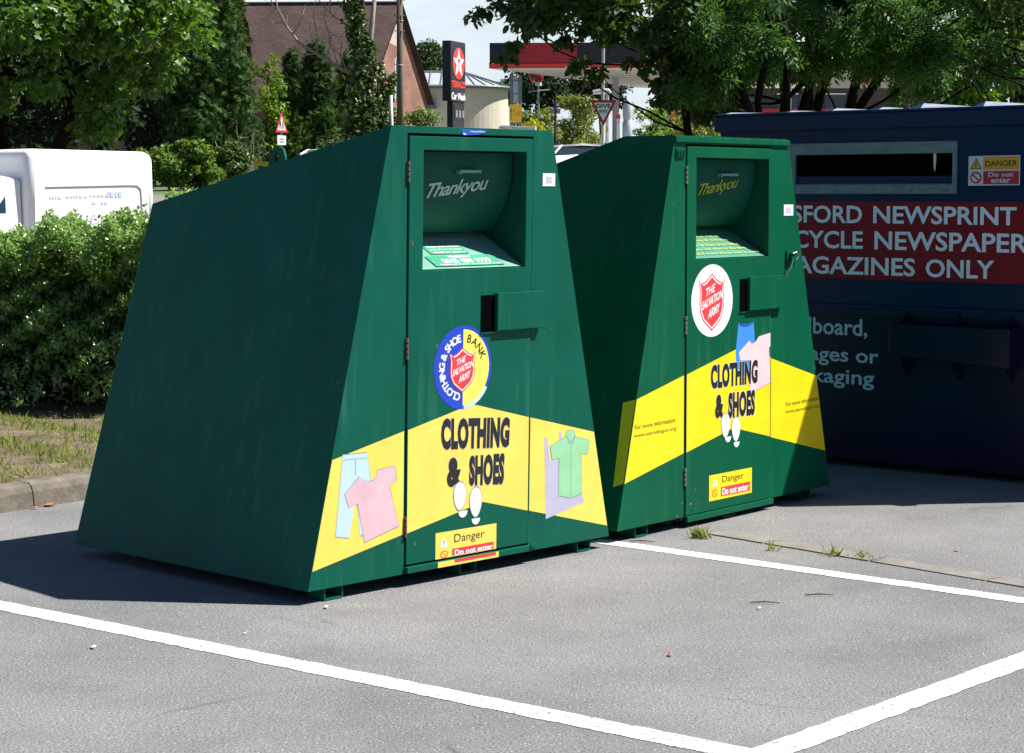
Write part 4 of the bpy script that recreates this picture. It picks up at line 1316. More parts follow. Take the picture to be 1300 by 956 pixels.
# dense where the photograph looks, thinner further along
x = np.where(rng.random(n) < .62, -4.2 + 2.2 * rng.random(n), HX0 + (HX1 - HX0) * rng.random(n))
u = rng.random(n)
lump = lambda a, b: .10 * np.sin(a * 6.3 + b * 4.1) + .13 * np.sin(a * 15.7 - b * 10.9) + .07 * np.sin(a * 29 + b * 21)
depth = np.abs(rng.normal(size=n)) * .085
zt = hedge_top(x)
front = u < .55
z = np.where(front, .16 + (zt - .16) * rng.random(n) ** .8, zt - depth + lump(x, rng.random(n) * 0 + 1) * .6)
yy = HY0 + (HY1 - HY0) * rng.random(n)
yf = HY0 + .10 + lump(x, z * 2.2) * 1.0 + depth + .62 * np.clip((z - .3) / 1.1, 0, 1.2)
y = np.where(front, yf, yy)
z = np.where(front, z, z + .05 * np.sin(yy * 9 + x * 6))
pos = np.stack([x, y, z], 1)
nr = np.where(front[:, None], np.array([.45, -.75, .65]), np.array([.2, -.15, 1.0])) + .95 * rng.normal(size=(n, 3))
thin = front & (z < .55) & (rng.random(n) < .55)
pos, nr = pos[~thin], nr[~thin]
leaf_mesh('foliage', pos - HB, nr, .024 + .022 * rng.random(len(pos)), T_OVAL, M['lf_hedge'], hroot, rng)
# upright young shoots sticking out of the top
ns = 260
sx = np.concatenate([-4.0 + 2.0 * rng.random(ns // 2), HX0 + (HX1 - HX0) * rng.random(ns // 2)]); sy = HY0 + .1 + .9 * rng.random(ns)
pp, qq = [], []
stem = MB()
for a, b in zip(sx, sy):
    z0 = float(hedge_top(a)) - .05; h = .06 + .12 * rng.random(); lean_ = rng.normal(size=2) * .05
    stem.tube([(a, b, z0), (a + lean_[0], b + lean_[1], z0 + h)], [.002, .001], 0, 4)
    for k in range(12):
        t_ = rng.random()
        pp.append((a + lean_[0] * t_ + rng.normal() * .012, b + lean_[1] * t_ + rng.normal() * .012, z0 + h * t_)); qq.append(rng.normal(size=3) + np.array([0, 0, .6]))
leaf_mesh('shoots', np.array(pp) - HB, np.array(qq), .022 + .018 * rng.random(len(pp)), T_OVAL, M['lf_hedge'], hroot, rng)
for k in range(70):
    a = float(HX0 + (HX1 - HX0) * rng.random()) if k % 2 else float(-4.2 + 2.2 * rng.random())
    b = 14.6 + .4 * rng.random()
    for _ in range(3):
        e = (a + rng.normal() * .25, b - .1 - .25 * rng.random(), .5 + .6 * rng.random())
        stem.tube([(a, b, .05), ((a + e[0]) / 2, (b + e[1]) / 2 + .06, .3), e], [.014, .009, .004], 0, 5)
o = stem.build('stems', M['bark_dark'], hroot)
o.location = tuple(-HB)
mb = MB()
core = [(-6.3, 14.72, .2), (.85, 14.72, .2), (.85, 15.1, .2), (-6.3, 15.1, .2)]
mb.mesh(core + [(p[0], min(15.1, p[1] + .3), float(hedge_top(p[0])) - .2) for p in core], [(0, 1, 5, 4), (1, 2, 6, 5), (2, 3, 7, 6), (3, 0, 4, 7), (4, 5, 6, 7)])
o = mb.build('shade_core', paint('hedge_shadow', (.010, .014, .006, 1), .95, .4, 20), hroot)  # dark box painted as the hedge's inner shade, blocks see-through
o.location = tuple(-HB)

# small weeds and litter
def weed(x, y, n, h, spread, seed, label, dry=.25):
    rng = np.random.default_rng(seed)
    root = thing('weed', label, 'weed', (x, y, .004))
    pos = rng.normal(size=(n, 3)) * np.array([spread, spread, 0]); 
    td = np.stack([rng.normal(size=n) * .55, rng.normal(size=n) * .55, np.ones(n)], 1)
    nn = rng.normal(size=(n, 3)); nn[:, 2] *= .2
    leaf_mesh('blades', pos, nn, h * (.5 + .7 * rng.random(n)), BLADE, M['grass'], root, rng, td)
    k = int(n * dry) + 2
    pos = rng.normal(size=(k, 3)) * np.array([spread, spread, 0]) * 1.3
    td = np.stack([rng.normal(size=k) * .8, rng.normal(size=k) * .8, np.ones(k) * .8], 1)
    nn = rng.normal(size=(k, 3)); nn[:, 2] *= .2
    leaf_mesh('dry_stems', pos, nn, h * (.4 + .6 * rng.random(k)), BLADE, M['straw'], root, rng, td)
weed(.908, 9.58, 60, .058, .022, 1, 'tuft of grass growing in the asphalt near the white line end')
weed(1.475, 9.10, 26, .05, .02, 2, 'small weed at the edging strip beside the right parking line')
weed(1.60, 9.04, 26, .04, .028, 3, 'spreading weed with dry stalks on the edging strip')
weed(1.20, 9.24, 18, .045, .016, 4, 'tiny green weed between the tuft and the edging strip', .1)
rng = np.random.default_rng(21)
root = thing('weed', 'pale seeding weed growing up from under the second bank', 'weed', (.775, 9.93, .004))
mb = MB()
for k in range(7):
    a = rng.normal(size=2) * .04
    mb.tube([(0, 0, 0), (a[0], a[1], .06), (a[0] * 2 + .03, a[1] * 2 - .02, .10 + .03 * rng.random())], [.0022, .0018, .0012], 0, 4)
mb.build('stalks', M['straw'], root)
k = 70
pos = np.stack([rng.normal(size=k) * .05 + .03, rng.normal(size=k) * .035 - .02, .02 + .11 * rng.random(k)], 1)
leaf_mesh('leaves', pos, rng.normal(size=(k, 3)) + np.array([0, -.5, .5]), .014 + .016 * rng.random(k), T_OVAL, leaf_mat('pale_weed', [(.30, .34, .22, 1), (.45, .45, .34, 1), (.16, .22, .07, 1)], .5, .3), root, rng)

def scrap(x, y, s, mat, label, seed, name='fallen_leaf', cat='leaf', z=.006):
    r_ = random.Random(seed); a = r_.uniform(0, 6.28)
    mb = MB()
    pts = [(-.5, 0, .05), (-.2, .28, .0), (.2, .22, .10), (.5, 0, .02), (.15, -.25, .12), (-.25, -.2, .03)]
    T = lambda p: ((p[0] * math.cos(a) - p[1] * math.sin(a)) * s, (p[0] * math.sin(a) + p[1] * math.cos(a)) * s, p[2] * s + .002)
    mb.mesh([T(p) for p in pts] + [T((0, .02, .18))], [(6, i, (i + 1) % 6) for i in range(6)])
    tag(mb.build(name, mat, loc=(x, y, z)), label, cat)
scrap(-2.44, 10.56, .085, M['litter_leaf'], 'curled orange dead leaf lying by the kerb', 1)
scrap(-2.50, 10.46, .05, M['litter_leaf'], 'small brown leaf at the foot of the kerb', 2)
scrap(.566, 7.103, .035, M['litter_leaf'], 'little reddish leaf on the open asphalt in front', 3)
scrap(.983, 7.909, .026, M['litter_pale'], 'pale crumb of litter in the middle of the bay', 4, 'litter', 'litter')
scrap(2.057, 9.217, .035, M['litter_leaf'], 'brown leaf on the asphalt before the blue container', 5)
scrap(-.74, 7.93, .034, M['litter_pale'], 'white cigarette end near the front corner of the first bank', 6, 'cigarette_end', 'litter')
scrap(-1.52, 7.22, .036, M['litter_pale'], 'white cigarette end left of the front parking line', 7, 'cigarette_end', 'litter')
scrap(-1.0, 7.45, .020, M['litter_pale'], 'white speck of paper beside the front parking line', 8, 'litter', 'litter')
rng_ = random.Random(9)
for i, (a, b, lab) in enumerate([(1.262, 8.176, 'thin dark twig lying near the right parking line'), (1.02, 8.02, 'short dark twig in the middle of the bay'), (.62, 9.45, 'dry twig beside the tuft of grass')]):
    mb = MB(); an = rng_.uniform(-.3, .3); c, s = math.cos(an) * .06, math.sin(an) * .06
    mb.tube([(-c, -s, .004), (0, .004, .007), (c, s, .004)], [.0025, .003, .0015], 0, 5)
    tag(mb.build('twig', M['twig'], loc=(a, b, .002)), lab, 'twig')

# ------------------------------------------------------------------ vehicles
def white_van():
    y0 = 29.5
    x0 = (36 - CX) / F_PX * y0
    z0 = terr(y0)
    root = thing('van', 'small white box van with rounded body parked behind the hedge', 'van', (x0, y0, z0), math.atan2(-.69, -.72))
    def rounded(x0, x1, y0, y1, z0, z1, r, name, mat, segs=5):
        bm = bmesh.new()
        vs = [bm.verts.new(p) for p in [(x0, y0, z0), (x1, y0, z0), (x1, y1, z0), (x0, y1, z0), (x0, y0, z1), (x1, y0, z1), (x1, y1, z1), (x0, y1, z1)]]
        for f in [(0, 3, 2, 1), (4, 5, 6, 7), (0, 1, 5, 4), (1, 2, 6, 5), (2, 3, 7, 6), (3, 0, 4, 7)]:
            bm.faces.new([vs[i] for i in f])
        es = [e for e in bm.edges if max(v.co.z for v in e.verts) > z1 - .01]
        bmesh.ops.bevel(bm, geom=es, offset=r, segments=segs, affect='EDGES', profile=.55, clamp_overlap=True)
        me = bpy.data.meshes.new(name); bm.to_mesh(me); bm.free(); me.materials.append(mat)
        for p in me.polygons:
            p.use_smooth = p.area < .25
        o = bpy.data.objects.new(name, me); COL.objects.link(o); o.parent = root
        return o
    # box with rear top corner rounded more, roof slightly crowned
    o = rounded(-2.25, 0, -1.72, 0, .45, 1.945, .13, 'cargo_box', M['white_paint'])
    for v in o.data.vertices:
        if v.co.z > 1.5:
            t = (v.co.x + 1.0)
            v.co.z -= .035 * t * t
            if v.co.x < -1.8:
                v.co.x += (v.co.z - 1.5) * .16
    mb = MB()
    pf = [(.012, .40), (.012, 1.46), (.30, 1.52), (.85, 1.47), (1.45, 1.00), (2.05, .90), (2.22, .70), (2.22, .38)]
    a = [Vector((x, -.10 - (.05 if z > 1.2 else 0), z)) for x, z in pf]; b = [Vector((x, -1.62 + (.05 if z > 1.2 else 0), z)) for x, z in pf]
    m_ = len(pf)
    mb.mesh(a + b, [(k, (k + 1) % m_, (k + 1) % m_ + m_, k + m_) for k in range(m_)] + [tuple(range(m_ - 1, -1, -1)), tuple(range(m_, 2 * m_))])
    mb.build('cab', M['white_paint'], root, bevel=.04)
    mb = MB()
    for yy, s in ((-.118, 1), (-1.602, -1)):
        mb = MB()
        mb.poly([(.28, yy + .0 * s, .98), (1.22, yy, .98), (.86, yy - .045 * s + .012 * s, 1.36), (.28, yy - .045 * s + .012 * s, 1.40)][::s])
        mb.build('window', M['glass'], root)
    mb = MB()
    mb.poly([(.93, -.2, 1.435), (.93, -1.52, 1.435), (1.42, -1.52, 1.055), (1.42, -.2, 1.055)])
    mb.build('windscreen', M['glass'], root)
    # seam of the rear quarter panel
    mb = MB()
    pts = [(-.31, .004, 1.36), (-.9, .004, 1.372), (-1.74, .004, 1.39), (-1.89, .004, 1.385), (-1.95, .004, 1.33), (-1.965, .004, 1.2), (-1.98, .004, .7)]
    mb.tube(pts, .011, 0, 6)
    mb.build('panel_seam', M['seam'], root)
    mb = MB()
    r_ = random.Random(4)
    def dashes(xa, xb, z, h, mi):
        x = xa
        while x > xb:
            w = r_.uniform(.02, .06)
            mb.poly([(x, .006, z), (x - w, .006, z + .004), (x - w, .006, z + h), (x, .006, z + h)], mi); x -= w + r_.uniform(.012, .03)
    dashes(-.38, -.52, 1.185, .045, 0); dashes(-.66, -.98, 1.20, .04, 0); dashes(-1.06, -1.33, 1.215, .04, 0); dashes(-1.36, -1.58, 1.21, .085, 1); dashes(-1.10, -1.18, 1.10, .035, 1); dashes(-1.25, -1.33, 1.105, .035, 1)
    mb.build('faded_lettering', [M['faint_grey'], M['faint_blue']], root)
    for x in (1.55, -1.35):
        for yy in (-.24, -1.66):
            w = MB(); w.cyl((x, yy, .30), .30, .17, 0, 20, 'y')
            wo = w.build('wheel', M['rubber'], root)
            h_ = MB(); h_.cyl((x, yy - .006 if yy < -1 else yy + .1705, .30), .17, .005, 0, 14, 'y')
            h_.build('hub_cap', M['steel'], wo)
    for yy in (-.35, -1.37):
        h_ = MB(); h_.box(2.19, 2.235, yy - .12, yy + .12, .66, .78)
        h_.build('headlight', M['sign_face'], root, bevel=.01)
white_van()

def car(label, loc, heading, body_mat, roof=1.45, length=3.9, name='parked_car', boxy=False):
    root = thing(name, label, 'van' if boxy else 'car', loc, heading)
    L = length / 2; h = roof
    w = .82
    # stations: x, z sill, z belt, halfwidth
    st = [(-L, .42, .78, .66), (-L + .12, .30, .92, .78), (-L + .8, .25, .96, w), (0, .24, .95, w), (L - 1.1, .25, .90, w), (L - .4, .28, .78, .80), (L - .08, .34, .66, .72), (L, .42, .58, .6)]
    if boxy:
        st = [(x, a, b + (.12 if x < L - .9 else .05), c) for x, a, b, c in st]
    mb = MB()
    ring = lambda x, a, b, c: [(x, -c * .94, a), (x, -c, (a + b) / 2), (x, -c * .95, b), (x, -c * .5, b + .015), (x, c * .5, b + .015), (x, c * .95, b), (x, c, (a + b) / 2), (x, c * .94, a)]
    vs = [p for s in st for p in ring(*s)]
    fs = [(i * 8 + k, i * 8 + (k + 1) % 8, (i + 1) * 8 + (k + 1) % 8, (i + 1) * 8 + k) for i in range(len(st) - 1) for k in range(8)]
    fs += [tuple(range(8)), tuple(range(len(vs) - 1, len(vs) - 9, -1))]
    mb.mesh(vs, fs)
    mb.build('body', body_mat, root, smooth=True)
    belt = 1.07 if boxy else .95
    rear = -L + (.06 if boxy else .25)
    lo = [(rear, belt - .02, .74), (L - 1.15, belt - .05, .74)]
    rf = [(rear + (.05 if boxy else .45), h - .03, .58), (-.2, h, .62), (.45 if not boxy else L - 1.75, h - .04, .58)]
    mb = MB()
    r0 = [(rf[0][0], -rf[0][2], rf[0][1]), (rf[1][0], -rf[1][2], rf[1][1]), (rf[2][0], -rf[2][2], rf[2][1]), (rf[2][0], rf[2][2], rf[2][1]), (rf[1][0], rf[1][2], rf[1][1]), (rf[0][0], rf[0][2], rf[0][1])]
    mb.mesh(r0 + [(x, y, z - .05) for x, y, z in r0], [(0, 1, 4, 5), (1, 2, 3, 4)] + [(i, (i + 1) % 6, (i + 1) % 6 + 6, i + 6) for i in range(6)])
    mb.build('roof', body_mat, root, bevel=.015)
    mb = MB()
    g0 = [(rear, -.74, belt - .02), (L - 1.15, -.74, belt - .05), (L - 1.15, .74, belt - .05), (rear, .74, belt - .02)]
    t0 = [(rf[0][0] + .02, -rf[0][2] + .01, rf[0][1] - .04), (rf[2][0] - .02, -rf[2][2] + .01, rf[2][1] - .04), (rf[2][0] - .02, rf[2][2] - .01, rf[2][1] - .04), (rf[0][0] + .02, rf[0][2] - .01, rf[0][1] - .04)]
    mb.mesh(g0 + t0, [(0, 1, 5, 4), (1, 2, 6, 5), (2, 3, 7, 6), (3, 0, 4, 7)])
    mb.build('windows', body_mat if boxy else M['glass'], root)
    if boxy:
        mb = MB()
        mb.mesh([(g0[1][0] + .01, -.66, belt), (g0[1][0] + .01, .66, belt), (t0[1][0] + .02, .54, t0[1][2] - .03), (t0[1][0] + .02, -.54, t0[1][2] - .03)], [(0, 1, 2, 3)])
        mb.build('windscreen', M['glass'], root)
    for sy in (-1, 1):
        for (xa, xb) in ((rear, rf[0][0]), (L - 1.15, rf[2][0])):
            p = MB(); p.tube([(xa, sy * .74, belt - .02), (xb, sy * rf[0][2], h - .05)], .03, 0, 6); p.build('roof_pillar', body_mat, root)
        for x in (-L + .75, L - .75):
            wh = MB(); wh.cyl((x, sy * .80 - .09, .29), .29, .18, 0, 18, 'y'); wo = wh.build('wheel', M['rubber'], root)
            hb_ = MB(); hb_.cyl((x, sy * .80 + (.0905 if sy > 0 else -.0955), .29), .17, .005, 0, 12, 'y'); hb_.build('hub_cap', M['steel'], wo)
        hl = MB(); hl.box(L - .10, L - .01, sy * .52 - .12, sy * .52 + .12, .56, .66); hl.build('headlight', M['sign_face'], root, bevel=.01)
        tl_ = MB(); tl_.box(-L - .005, -L + .05, sy * .58 - .07, sy * .58 + .07, .62, .80); tl_.build('tail_light', M['can_red'], root, bevel=.01)
    return root
p = P(722, 183, 62); car('pale silver hatchback parked beyond the gap between the banks', (p.x, 62, terr(62)), R(200), M['white_paint'], p.z - terr(62))
p = P(762, 181, 66); car('blue car half hidden behind the silver hatchback', (p.x + .3, 66, terr(66)), R(190), M['blue_paint'], p.z - terr(66))
p = P(650, 160, 60.5); car('white van whose roof shows behind the first bank under the yellow sign', (p.x - .55, 60.5, terr(60.5)), R(185), M['white_paint'], p.z - terr(60.5), 2.6, 'parked_van', True)
p = P(418, 190, 64); car('white car whose roof shows above the sloping side of the first bank', (p.x, 64, terr(64)), R(90), M['white_paint'], p.z - terr(64))

# ------------------------------------------------------------------ background buildings
def quad_uv(mb, pts, mi=0, o=None, ex=None, ey=None):
    pts = [Vector(p) for p in pts]
    o = o or pts[0]; ex = (ex or (pts[1] - pts[0])).normalized(); ey = ey or Vector((0, 0, 1))
    ey = ey.normalized()
    mb.poly(pts, mi, [((p - o).dot(ex), (p - o).dot(ey)) for p in pts])

# brick hall with steep tiled roof
A0 = P(503, 6, 110)
rd = Vector((-.998, .055, 0)); gd = Vector((.055, .998, 0)).normalized()
gd = Vector((.34, .94, 0)).normalized()
hroot2 = thing('brick_hall', 'red brick hall with a steep dark tiled roof behind the ivy covered tree', 'hall', (A0.x, A0.y, terr(110)))
H0 = Vector((A0.x, A0.y, terr(110)))
ap = A0 - H0; hwid, drop = 4.3, 4.95
eR = ap + gd * hwid - Vector((0, 0, drop)); eL = ap - gd * hwid - Vector((0, 0, drop))
far = rd * 16
gz = lambda p: Vector((p.x, p.y, -.5))
mb = MB()
quad_uv(mb, [gz(eL), gz(eR), eR, ap, eL], 0, gz(eL), gd)
quad_uv(mb, [gz(eL + far), gz(eL), eL, eL + far], 0)
quad_uv(mb, [gz(eR), gz(eR + far), eR + far, eR], 0)
quad_uv(mb, [gz(eR + far), gz(eL + far), eL + far, ap + far, eR + far], 0, gz(eR + far), -gd)
mb.build('wall', M['brick'], hroot2)
ov = -rd * .35
mb = MB()
up = (ap - eL).normalized()
sL = eL - up * .4 + Vector((0, 0, .05)); sR = eR - (ap - eR).normalized() * .4 + Vector((0, 0, .05)); rt = ap + Vector((0, 0, .10))
quad_uv(mb, [sL + far, sL + ov, rt + ov, rt + far], 0, sL + far, -rd, up)
quad_uv(mb, [sR + ov, sR + far, rt + far, rt + ov], 0, sR + ov, rd, (ap - eR))
th = Vector((0, 0, -.16))
for a_, b_ in ((sL, rt), (rt, sR)):
    mb.poly([a_ + ov, b_ + ov, b_ + ov + th, a_ + ov + th], 1)
mb.build('roof', [M['tile'], M['bark_dark']], hroot2)
mb = MB(); mb.tube([rt + ov, rt + far], .10, 0, 8); mb.build('ridge_tiles', M['tile'], hroot2)
gn = gd.cross(Vector((0, 0, 1))).normalized()
if gn.x < 0: gn = -gn
mb = MB()
wb0 = Vector((ap.x, ap.y, 0)) - gd * .30 + gn * .02
for s in (0,):
    mb.poly([wb0 + Vector((0, 0, ap.z - 5.2)), wb0 + gd * .8 + Vector((0, 0, ap.z - 5.2)), wb0 + gd * .8 + Vector((0, 0, ap.z - 2.95)), wb0 + gd * .4 + Vector((0, 0, ap.z - 2.75)), wb0 + Vector((0, 0, ap.z - 2.95))])
wo = mb.build('window', M['sign_back'], hroot2)
mb = MB()
for k in range(3):
    q0 = wb0 + gd * (.2 + .2 * k) + gn * .01
    mb.tube([q0 + Vector((0, 0, ap.z - 5.2)), q0 + Vector((0, 0, ap.z - 2.9))], .02, 0, 4)
for k in range(6):
    q0 = wb0 + gn * .01 + Vector((0, 0, ap.z - 5.1 + .38 * k)); mb.tube([q0, q0 + gd * .8], .015, 0, 4)
mb.build('glazing_bars', M['gutter'], wo)
mb = MB()
c0 = Vector((ap.x, ap.y, ap.z)) + gn * .015
mb.poly([c0 + gd * -1.25 + Vector((0, 0, -2.1)), c0 + gd * .1 + Vector((0, 0, -2.25)), c0 + gd * .6 + Vector((0, 0, -1.6)), c0 + gd * .45 + Vector((0, 0, -1.15)), c0 + gd * -.5 + Vector((0, 0, -.95)), c0 + gd * -.9 + Vector((0, 0, -1.2))])
mb.build('pale_patch', brick_mat('bleached_brick', (.50, .30, .24, 1), (.42, .24, .19, 1), (.5, .42, .36, 1), 1.0, bw=.23, rh=.085, ms=.012), hroot2)

# cream building with round end and seamed metal roof
def rotunda():
    Y = 140
    pr = P(645, 113, Y); pl = P(528, 113, Y)
    zg = terr(Y); rad = 3.0
    cx = pr.x - rad; eave = pr.z - zg
    root = thing('cream_building', 'low cream rendered building with a rounded end and pale seamed metal roof', 'building', (cx, Y, zg))
    xl = pl.x - cx - 6
    mb = MB()
    n = 26
    out = [Vector((rad * math.sin(math.pi * i / n), -rad * math.cos(math.pi * i / n), 0)) for i in range(n + 1)]
    loop = [Vector((xl, -rad, 0))] + out + [Vector((xl, rad, 0))]
    m_ = len(loop)
    mb.mesh([p + Vector((0, 0, -.5)) for p in loop] + [p + Vector((0, 0, eave)) for p in loop], [(i, (i + 1) % m_, (i + 1) % m_ + m_, i + m_) for i in range(m_)])
    mb.build('wall', M['render_wall'], root, smooth=False)
    ro = [p * ((rad + .35) / rad) if p.x > .01 else Vector((p.x, p.y / rad * (rad + .35), 0)) for p in loop]
    ridge = P(600, 92, Y).z - zg
    mb = MB()
    for i in range(m_ - 1):
        a, b = ro[i] + Vector((0, 0, eave + .05)), ro[i + 1] + Vector((0, 0, eave + .05))
        if i == 0:
            mb.poly([a, b, Vector((0, 0, ridge)), Vector((xl, 0, ridge))])
        elif i == m_ - 2:
            mb.poly([a, b, Vector((xl, 0, ridge)), Vector((0, 0, ridge))])
        else:
            mb.poly([a, b, Vector((0, 0, ridge))])
    rf = mb.build('roof', M['metal_roof'], root)
    mb = MB()
    for i in range(1, m_ - 1, 2):
        mb.tube([ro[i] + Vector((0, 0, eave + .07)), Vector((0, 0, ridge + .02))], .055, 0, 5)
    for k in range(12):
        x = xl + k * (0 - xl) / 12
        mb.tube([(x, -rad - .35, eave + .07), (x, 0, ridge + .02)], .055, 0, 5)
    mb.tube([(xl, 0, ridge + .03), (0, 0, ridge + .03)], .09, 0, 6)
    mb.build('roof_seams', M['gutter'], rf)
    mb = MB()
    for i in range(m_ - 1):
        mb.tube([ro[i] + Vector((0, 0, eave)), ro[i + 1] + Vector((0, 0, eave))], .13, 0, 6)
    mb.build('gutter', M['gutter'], root)
    mb = MB()
    x = P(544, 113, Y).x - cx
    mb.tube([(x, -rad - .1, eave), (x, -rad - .1, eave - 1.0), (x - .35, -rad - .1, eave - 1.3), (x - .35, -rad - .1, 0)], .08, 0, 6)
    mb.build('downpipe', M['gutter'], root)
    mb = MB()
    a, b = P(536, 133, Y).x - cx, P(557, 133, Y).x - cx
    za, zb_ = P(540, 141, Y).z - zg, P(540, 132, Y).z - zg
    mb.box(a, b, -rad - .9, -rad - .01, za, zb_)
    mb.build('porch', M['gutter'], root, bevel=.03)
rotunda()

# petrol station canopy
def canopy():
    zb = P(622, 87, 90).z; zt = P(622, 54.5, 90).z
    A = P(622, 87, 90); zg = terr(90)
    root = thing('petrol_canopy', 'petrol station canopy with black and red fascia and pale soffit', 'canopy', (A.x, 90, zg))
    O = Vector((A.x, 90, zg))
    C = P(812, 110, 106)
    pts = [Vector((A.x, 90, 0)), Vector((13.5, 89.2, 0)), Vector((15.5, 107, 0)), Vector((C.x, 106.2, 0))]
    pts = [p - Vector((O.x, O.y, 0)) for p in pts]
    b0, t0 = zb - zg, zt - zg
    mb = MB()
    mb.poly([p + Vector((0, 0, b0 + .012)) for p in pts])
    for k in range(1, 9):
        t = k / 9
        a = pts[0].lerp(pts[3], t); c = pts[1].lerp(pts[2], t)
        mb.tube([a + Vector((0, 0, b0 + .005)), c + Vector((0, 0, b0 + .005))], .02, 1, 4)
    mb.build('soffit', [M['soffit'], M['seam']], root)
    mb = MB(); mb.poly([p + Vector((0, 0, t0 - .03)) for p in pts]); mb.build('roof_sheet', M['galv'], root)
    def fascia(lo, hi, out, name, mats, segs=None):
        mb = MB()
        cen = sum(pts, Vector()) / 4
        q = [p + (p - cen).normalized() * out for p in pts]
        for i in range(4):
            a, b = q[i], q[(i + 1) % 4]
            cuts = segs if (segs and i == 0) else [(0, 1, 0)]
            for (s0, s1, mi) in cuts:
                u, v = a.lerp(b, s0), a.lerp(b, s1)
                mb.poly([u + Vector((0, 0, lo)), v + Vector((0, 0, lo)), v + Vector((0, 0, hi)), u + Vector((0, 0, hi))], mi)
        return mb.build(name, mats, root)
    L = 13.5 - A.x
    f = lambda px: ((px - CX) / F_PX * 89.8 - A.x) / L
    fascia(b0 + .24, t0, .02, 'fascia', [M['can_black'], M['can_red']], [(0, f(659), 0), (f(659), f(732), 1), (f(732), 1, 0)])
    fascia(b0, b0 + .21, .05, 'red_trim', M['sign_red'])
    for px, Y, wpx in ((781.5, 97, 8), (838, 99, 9), (930, 97, 8), (1000, 100, 8)):
        q = P(px, 150, Y); w = wpx / F_PX * Y / 2
        mb = MB(); mb.box(q.x - O.x - w, q.x - O.x + w, Y - O.y - w, Y - O.y + w, terr(Y) - zg - .2, b0)
        mb.build('column', M['seam'], root)
canopy()

def box_thing(name, label, cat, px0, px1, pyb, pyt, Y, parts):
    pass

# shop behind the multi-stemmed tree
def shop():
    Y = 112; zg = terr(Y)
    x0, x1 = P(850, 100, Y).x, P(1200, 100, Y).x
    z = lambda py: P(1000, py, Y).z - zg
    root = thing('petrol_shop', 'low dark brick shop with beige fascia and red trim behind the right hand trees', 'shop', ((x0 + x1) / 2, Y, zg))
    h = (x1 - x0) / 2
    mb = MB()
    quad_uv(mb, [(-h, 0, -.3), (h, 0, -.3), (h, 0, z(112)), (-h, 0, z(112))])
    quad_uv(mb, [(h, 0, -.3), (h, 9, -.3), (h, 9, z(112)), (h, 0, z(112))])
    quad_uv(mb, [(-h, 9, -.3), (-h, 0, -.3), (-h, 0, z(112)), (-h, 9, z(112))])
    mb.build('wall', M['dark_brick'], root)
    mb = MB(); mb.box(-h - .2, h + .2, -.35, 9.2, z(112), z(90)); mb.build('fascia', M['shop_face'], root)
    mb = MB(); mb.box(-h - .25, h + .25, -.40, 9.2, z(90) + .003, z(84)); mb.build('red_trim', M['can_red'], root)
    mb = MB(); mb.box(-h, h, -.06, -.005, z(143), z(138)); mb.build('red_band', M['can_red'], root)
    for px in (1100,):
        c = P(px, 98, Y).x - (x0 + x1) / 2
        mb = MB(); mb.box(c - .45, c + .45, -.40, -.352, z(107), z(92)); mb.build('sign_panel', M['sign_red'], root)
    for px in (905, 945, 1000, 1060):
        c = P(px, 98, Y).x - (x0 + x1) / 2
        mb = MB(); mb.box(c - .55, c + .55, -.03, -.004, z(160), z(120)); wo = mb.build('window', M['glass'], root)
        mb = MB(); mb.box(c - .6, c + .6, -.05, -.0305, z(120), z(118.5)); mb.box(c - .6, c + .6, -.05, -.0305, z(161.5), z(160)); mb.build('window_frame', M['sign_face'], wo)
shop()

def fuel_pump(px, Y, label):
    zg = terr(Y); x = P(px, 150, Y).x
    top = P(px, 141, Y).z - zg
    root = thing('fuel_pump', label, 'fuel pump', (x, Y, zg), R(4))
    mb = MB(); mb.box(-.55, .55, -.28, .28, 0, top * .45); mb.build('lower_cabinet', M['sign_face'], root, bevel=.02)
    mb = MB(); mb.box(-.55, .55, -.28, .28, top * .45 + .003, top * .86); mb.build('display_head', M['sign_red'], root, bevel=.02)
    mb = MB(); mb.box(-.65, .65, -.32, .32, top * .86 + .003, top); mb.build('top_sign', M['sign_red'], root, bevel=.03)
    mb = MB(); mb.box(-.4, .4, -.295, -.281, top * .52, top * .66); mb.build('display', M['glass'], root)
    mb = MB(); mb.tube([(.56, -.1, top * .7), (.75, -.15, top * .5), (.62, -.1, top * .25), (.56, 0, top * .4)], .025, 0, 6); mb.build('hose', M['rubber'], root)
fuel_pump(872, 86, 'red fuel pump seen through leaves left of the blue container')
fuel_pump(905, 88, 'red fuel pump just above the left end of the blue container')

# ------------------------------------------------------------------ signs and posts
def post(name, label, cat, px, Y, pyt, r, mat, lean=0.0):
    x = P(px, 150, Y).x; zg = terr(Y)
    root = thing(name, label, cat, (x, Y, zg))
    mb = MB(); mb.tube([(0, 0, -.3), (lean, 0, P(px, pyt, Y).z - zg)], r if isinstance(r, list) else [r, r], 0, 12)
    mb.build('pole', mat, root, smooth=True)
    return root
r_ = post('telegraph_pole', 'tall brown weathered wooden telegraph pole in front of the brick gable', 'telegraph pole', 508, 60, -60, [.105, .085], M['pole_wood'])
for k in range(5):
    mb = MB(); mb.tube([(-.16, -.08, 4.6 + k * .45), (.16, -.08, 4.6 + k * .45)], .014, 0, 6); mb.build('step_iron', M['steel'], r_)
mb = MB()
for zz in (3.6, 4.9):
    mb.tube([(.10 * math.cos(a), .10 * math.sin(a), zz) for a in [i * math.pi / 6 for i in range(13)]], .012, 0, 5)
mb.build('band', M['galv'], r_)
post('sign_post', 'thin leaning white post beside the telegraph pole', 'post', 500, 57, 121, .045, M['galv'], -.08)

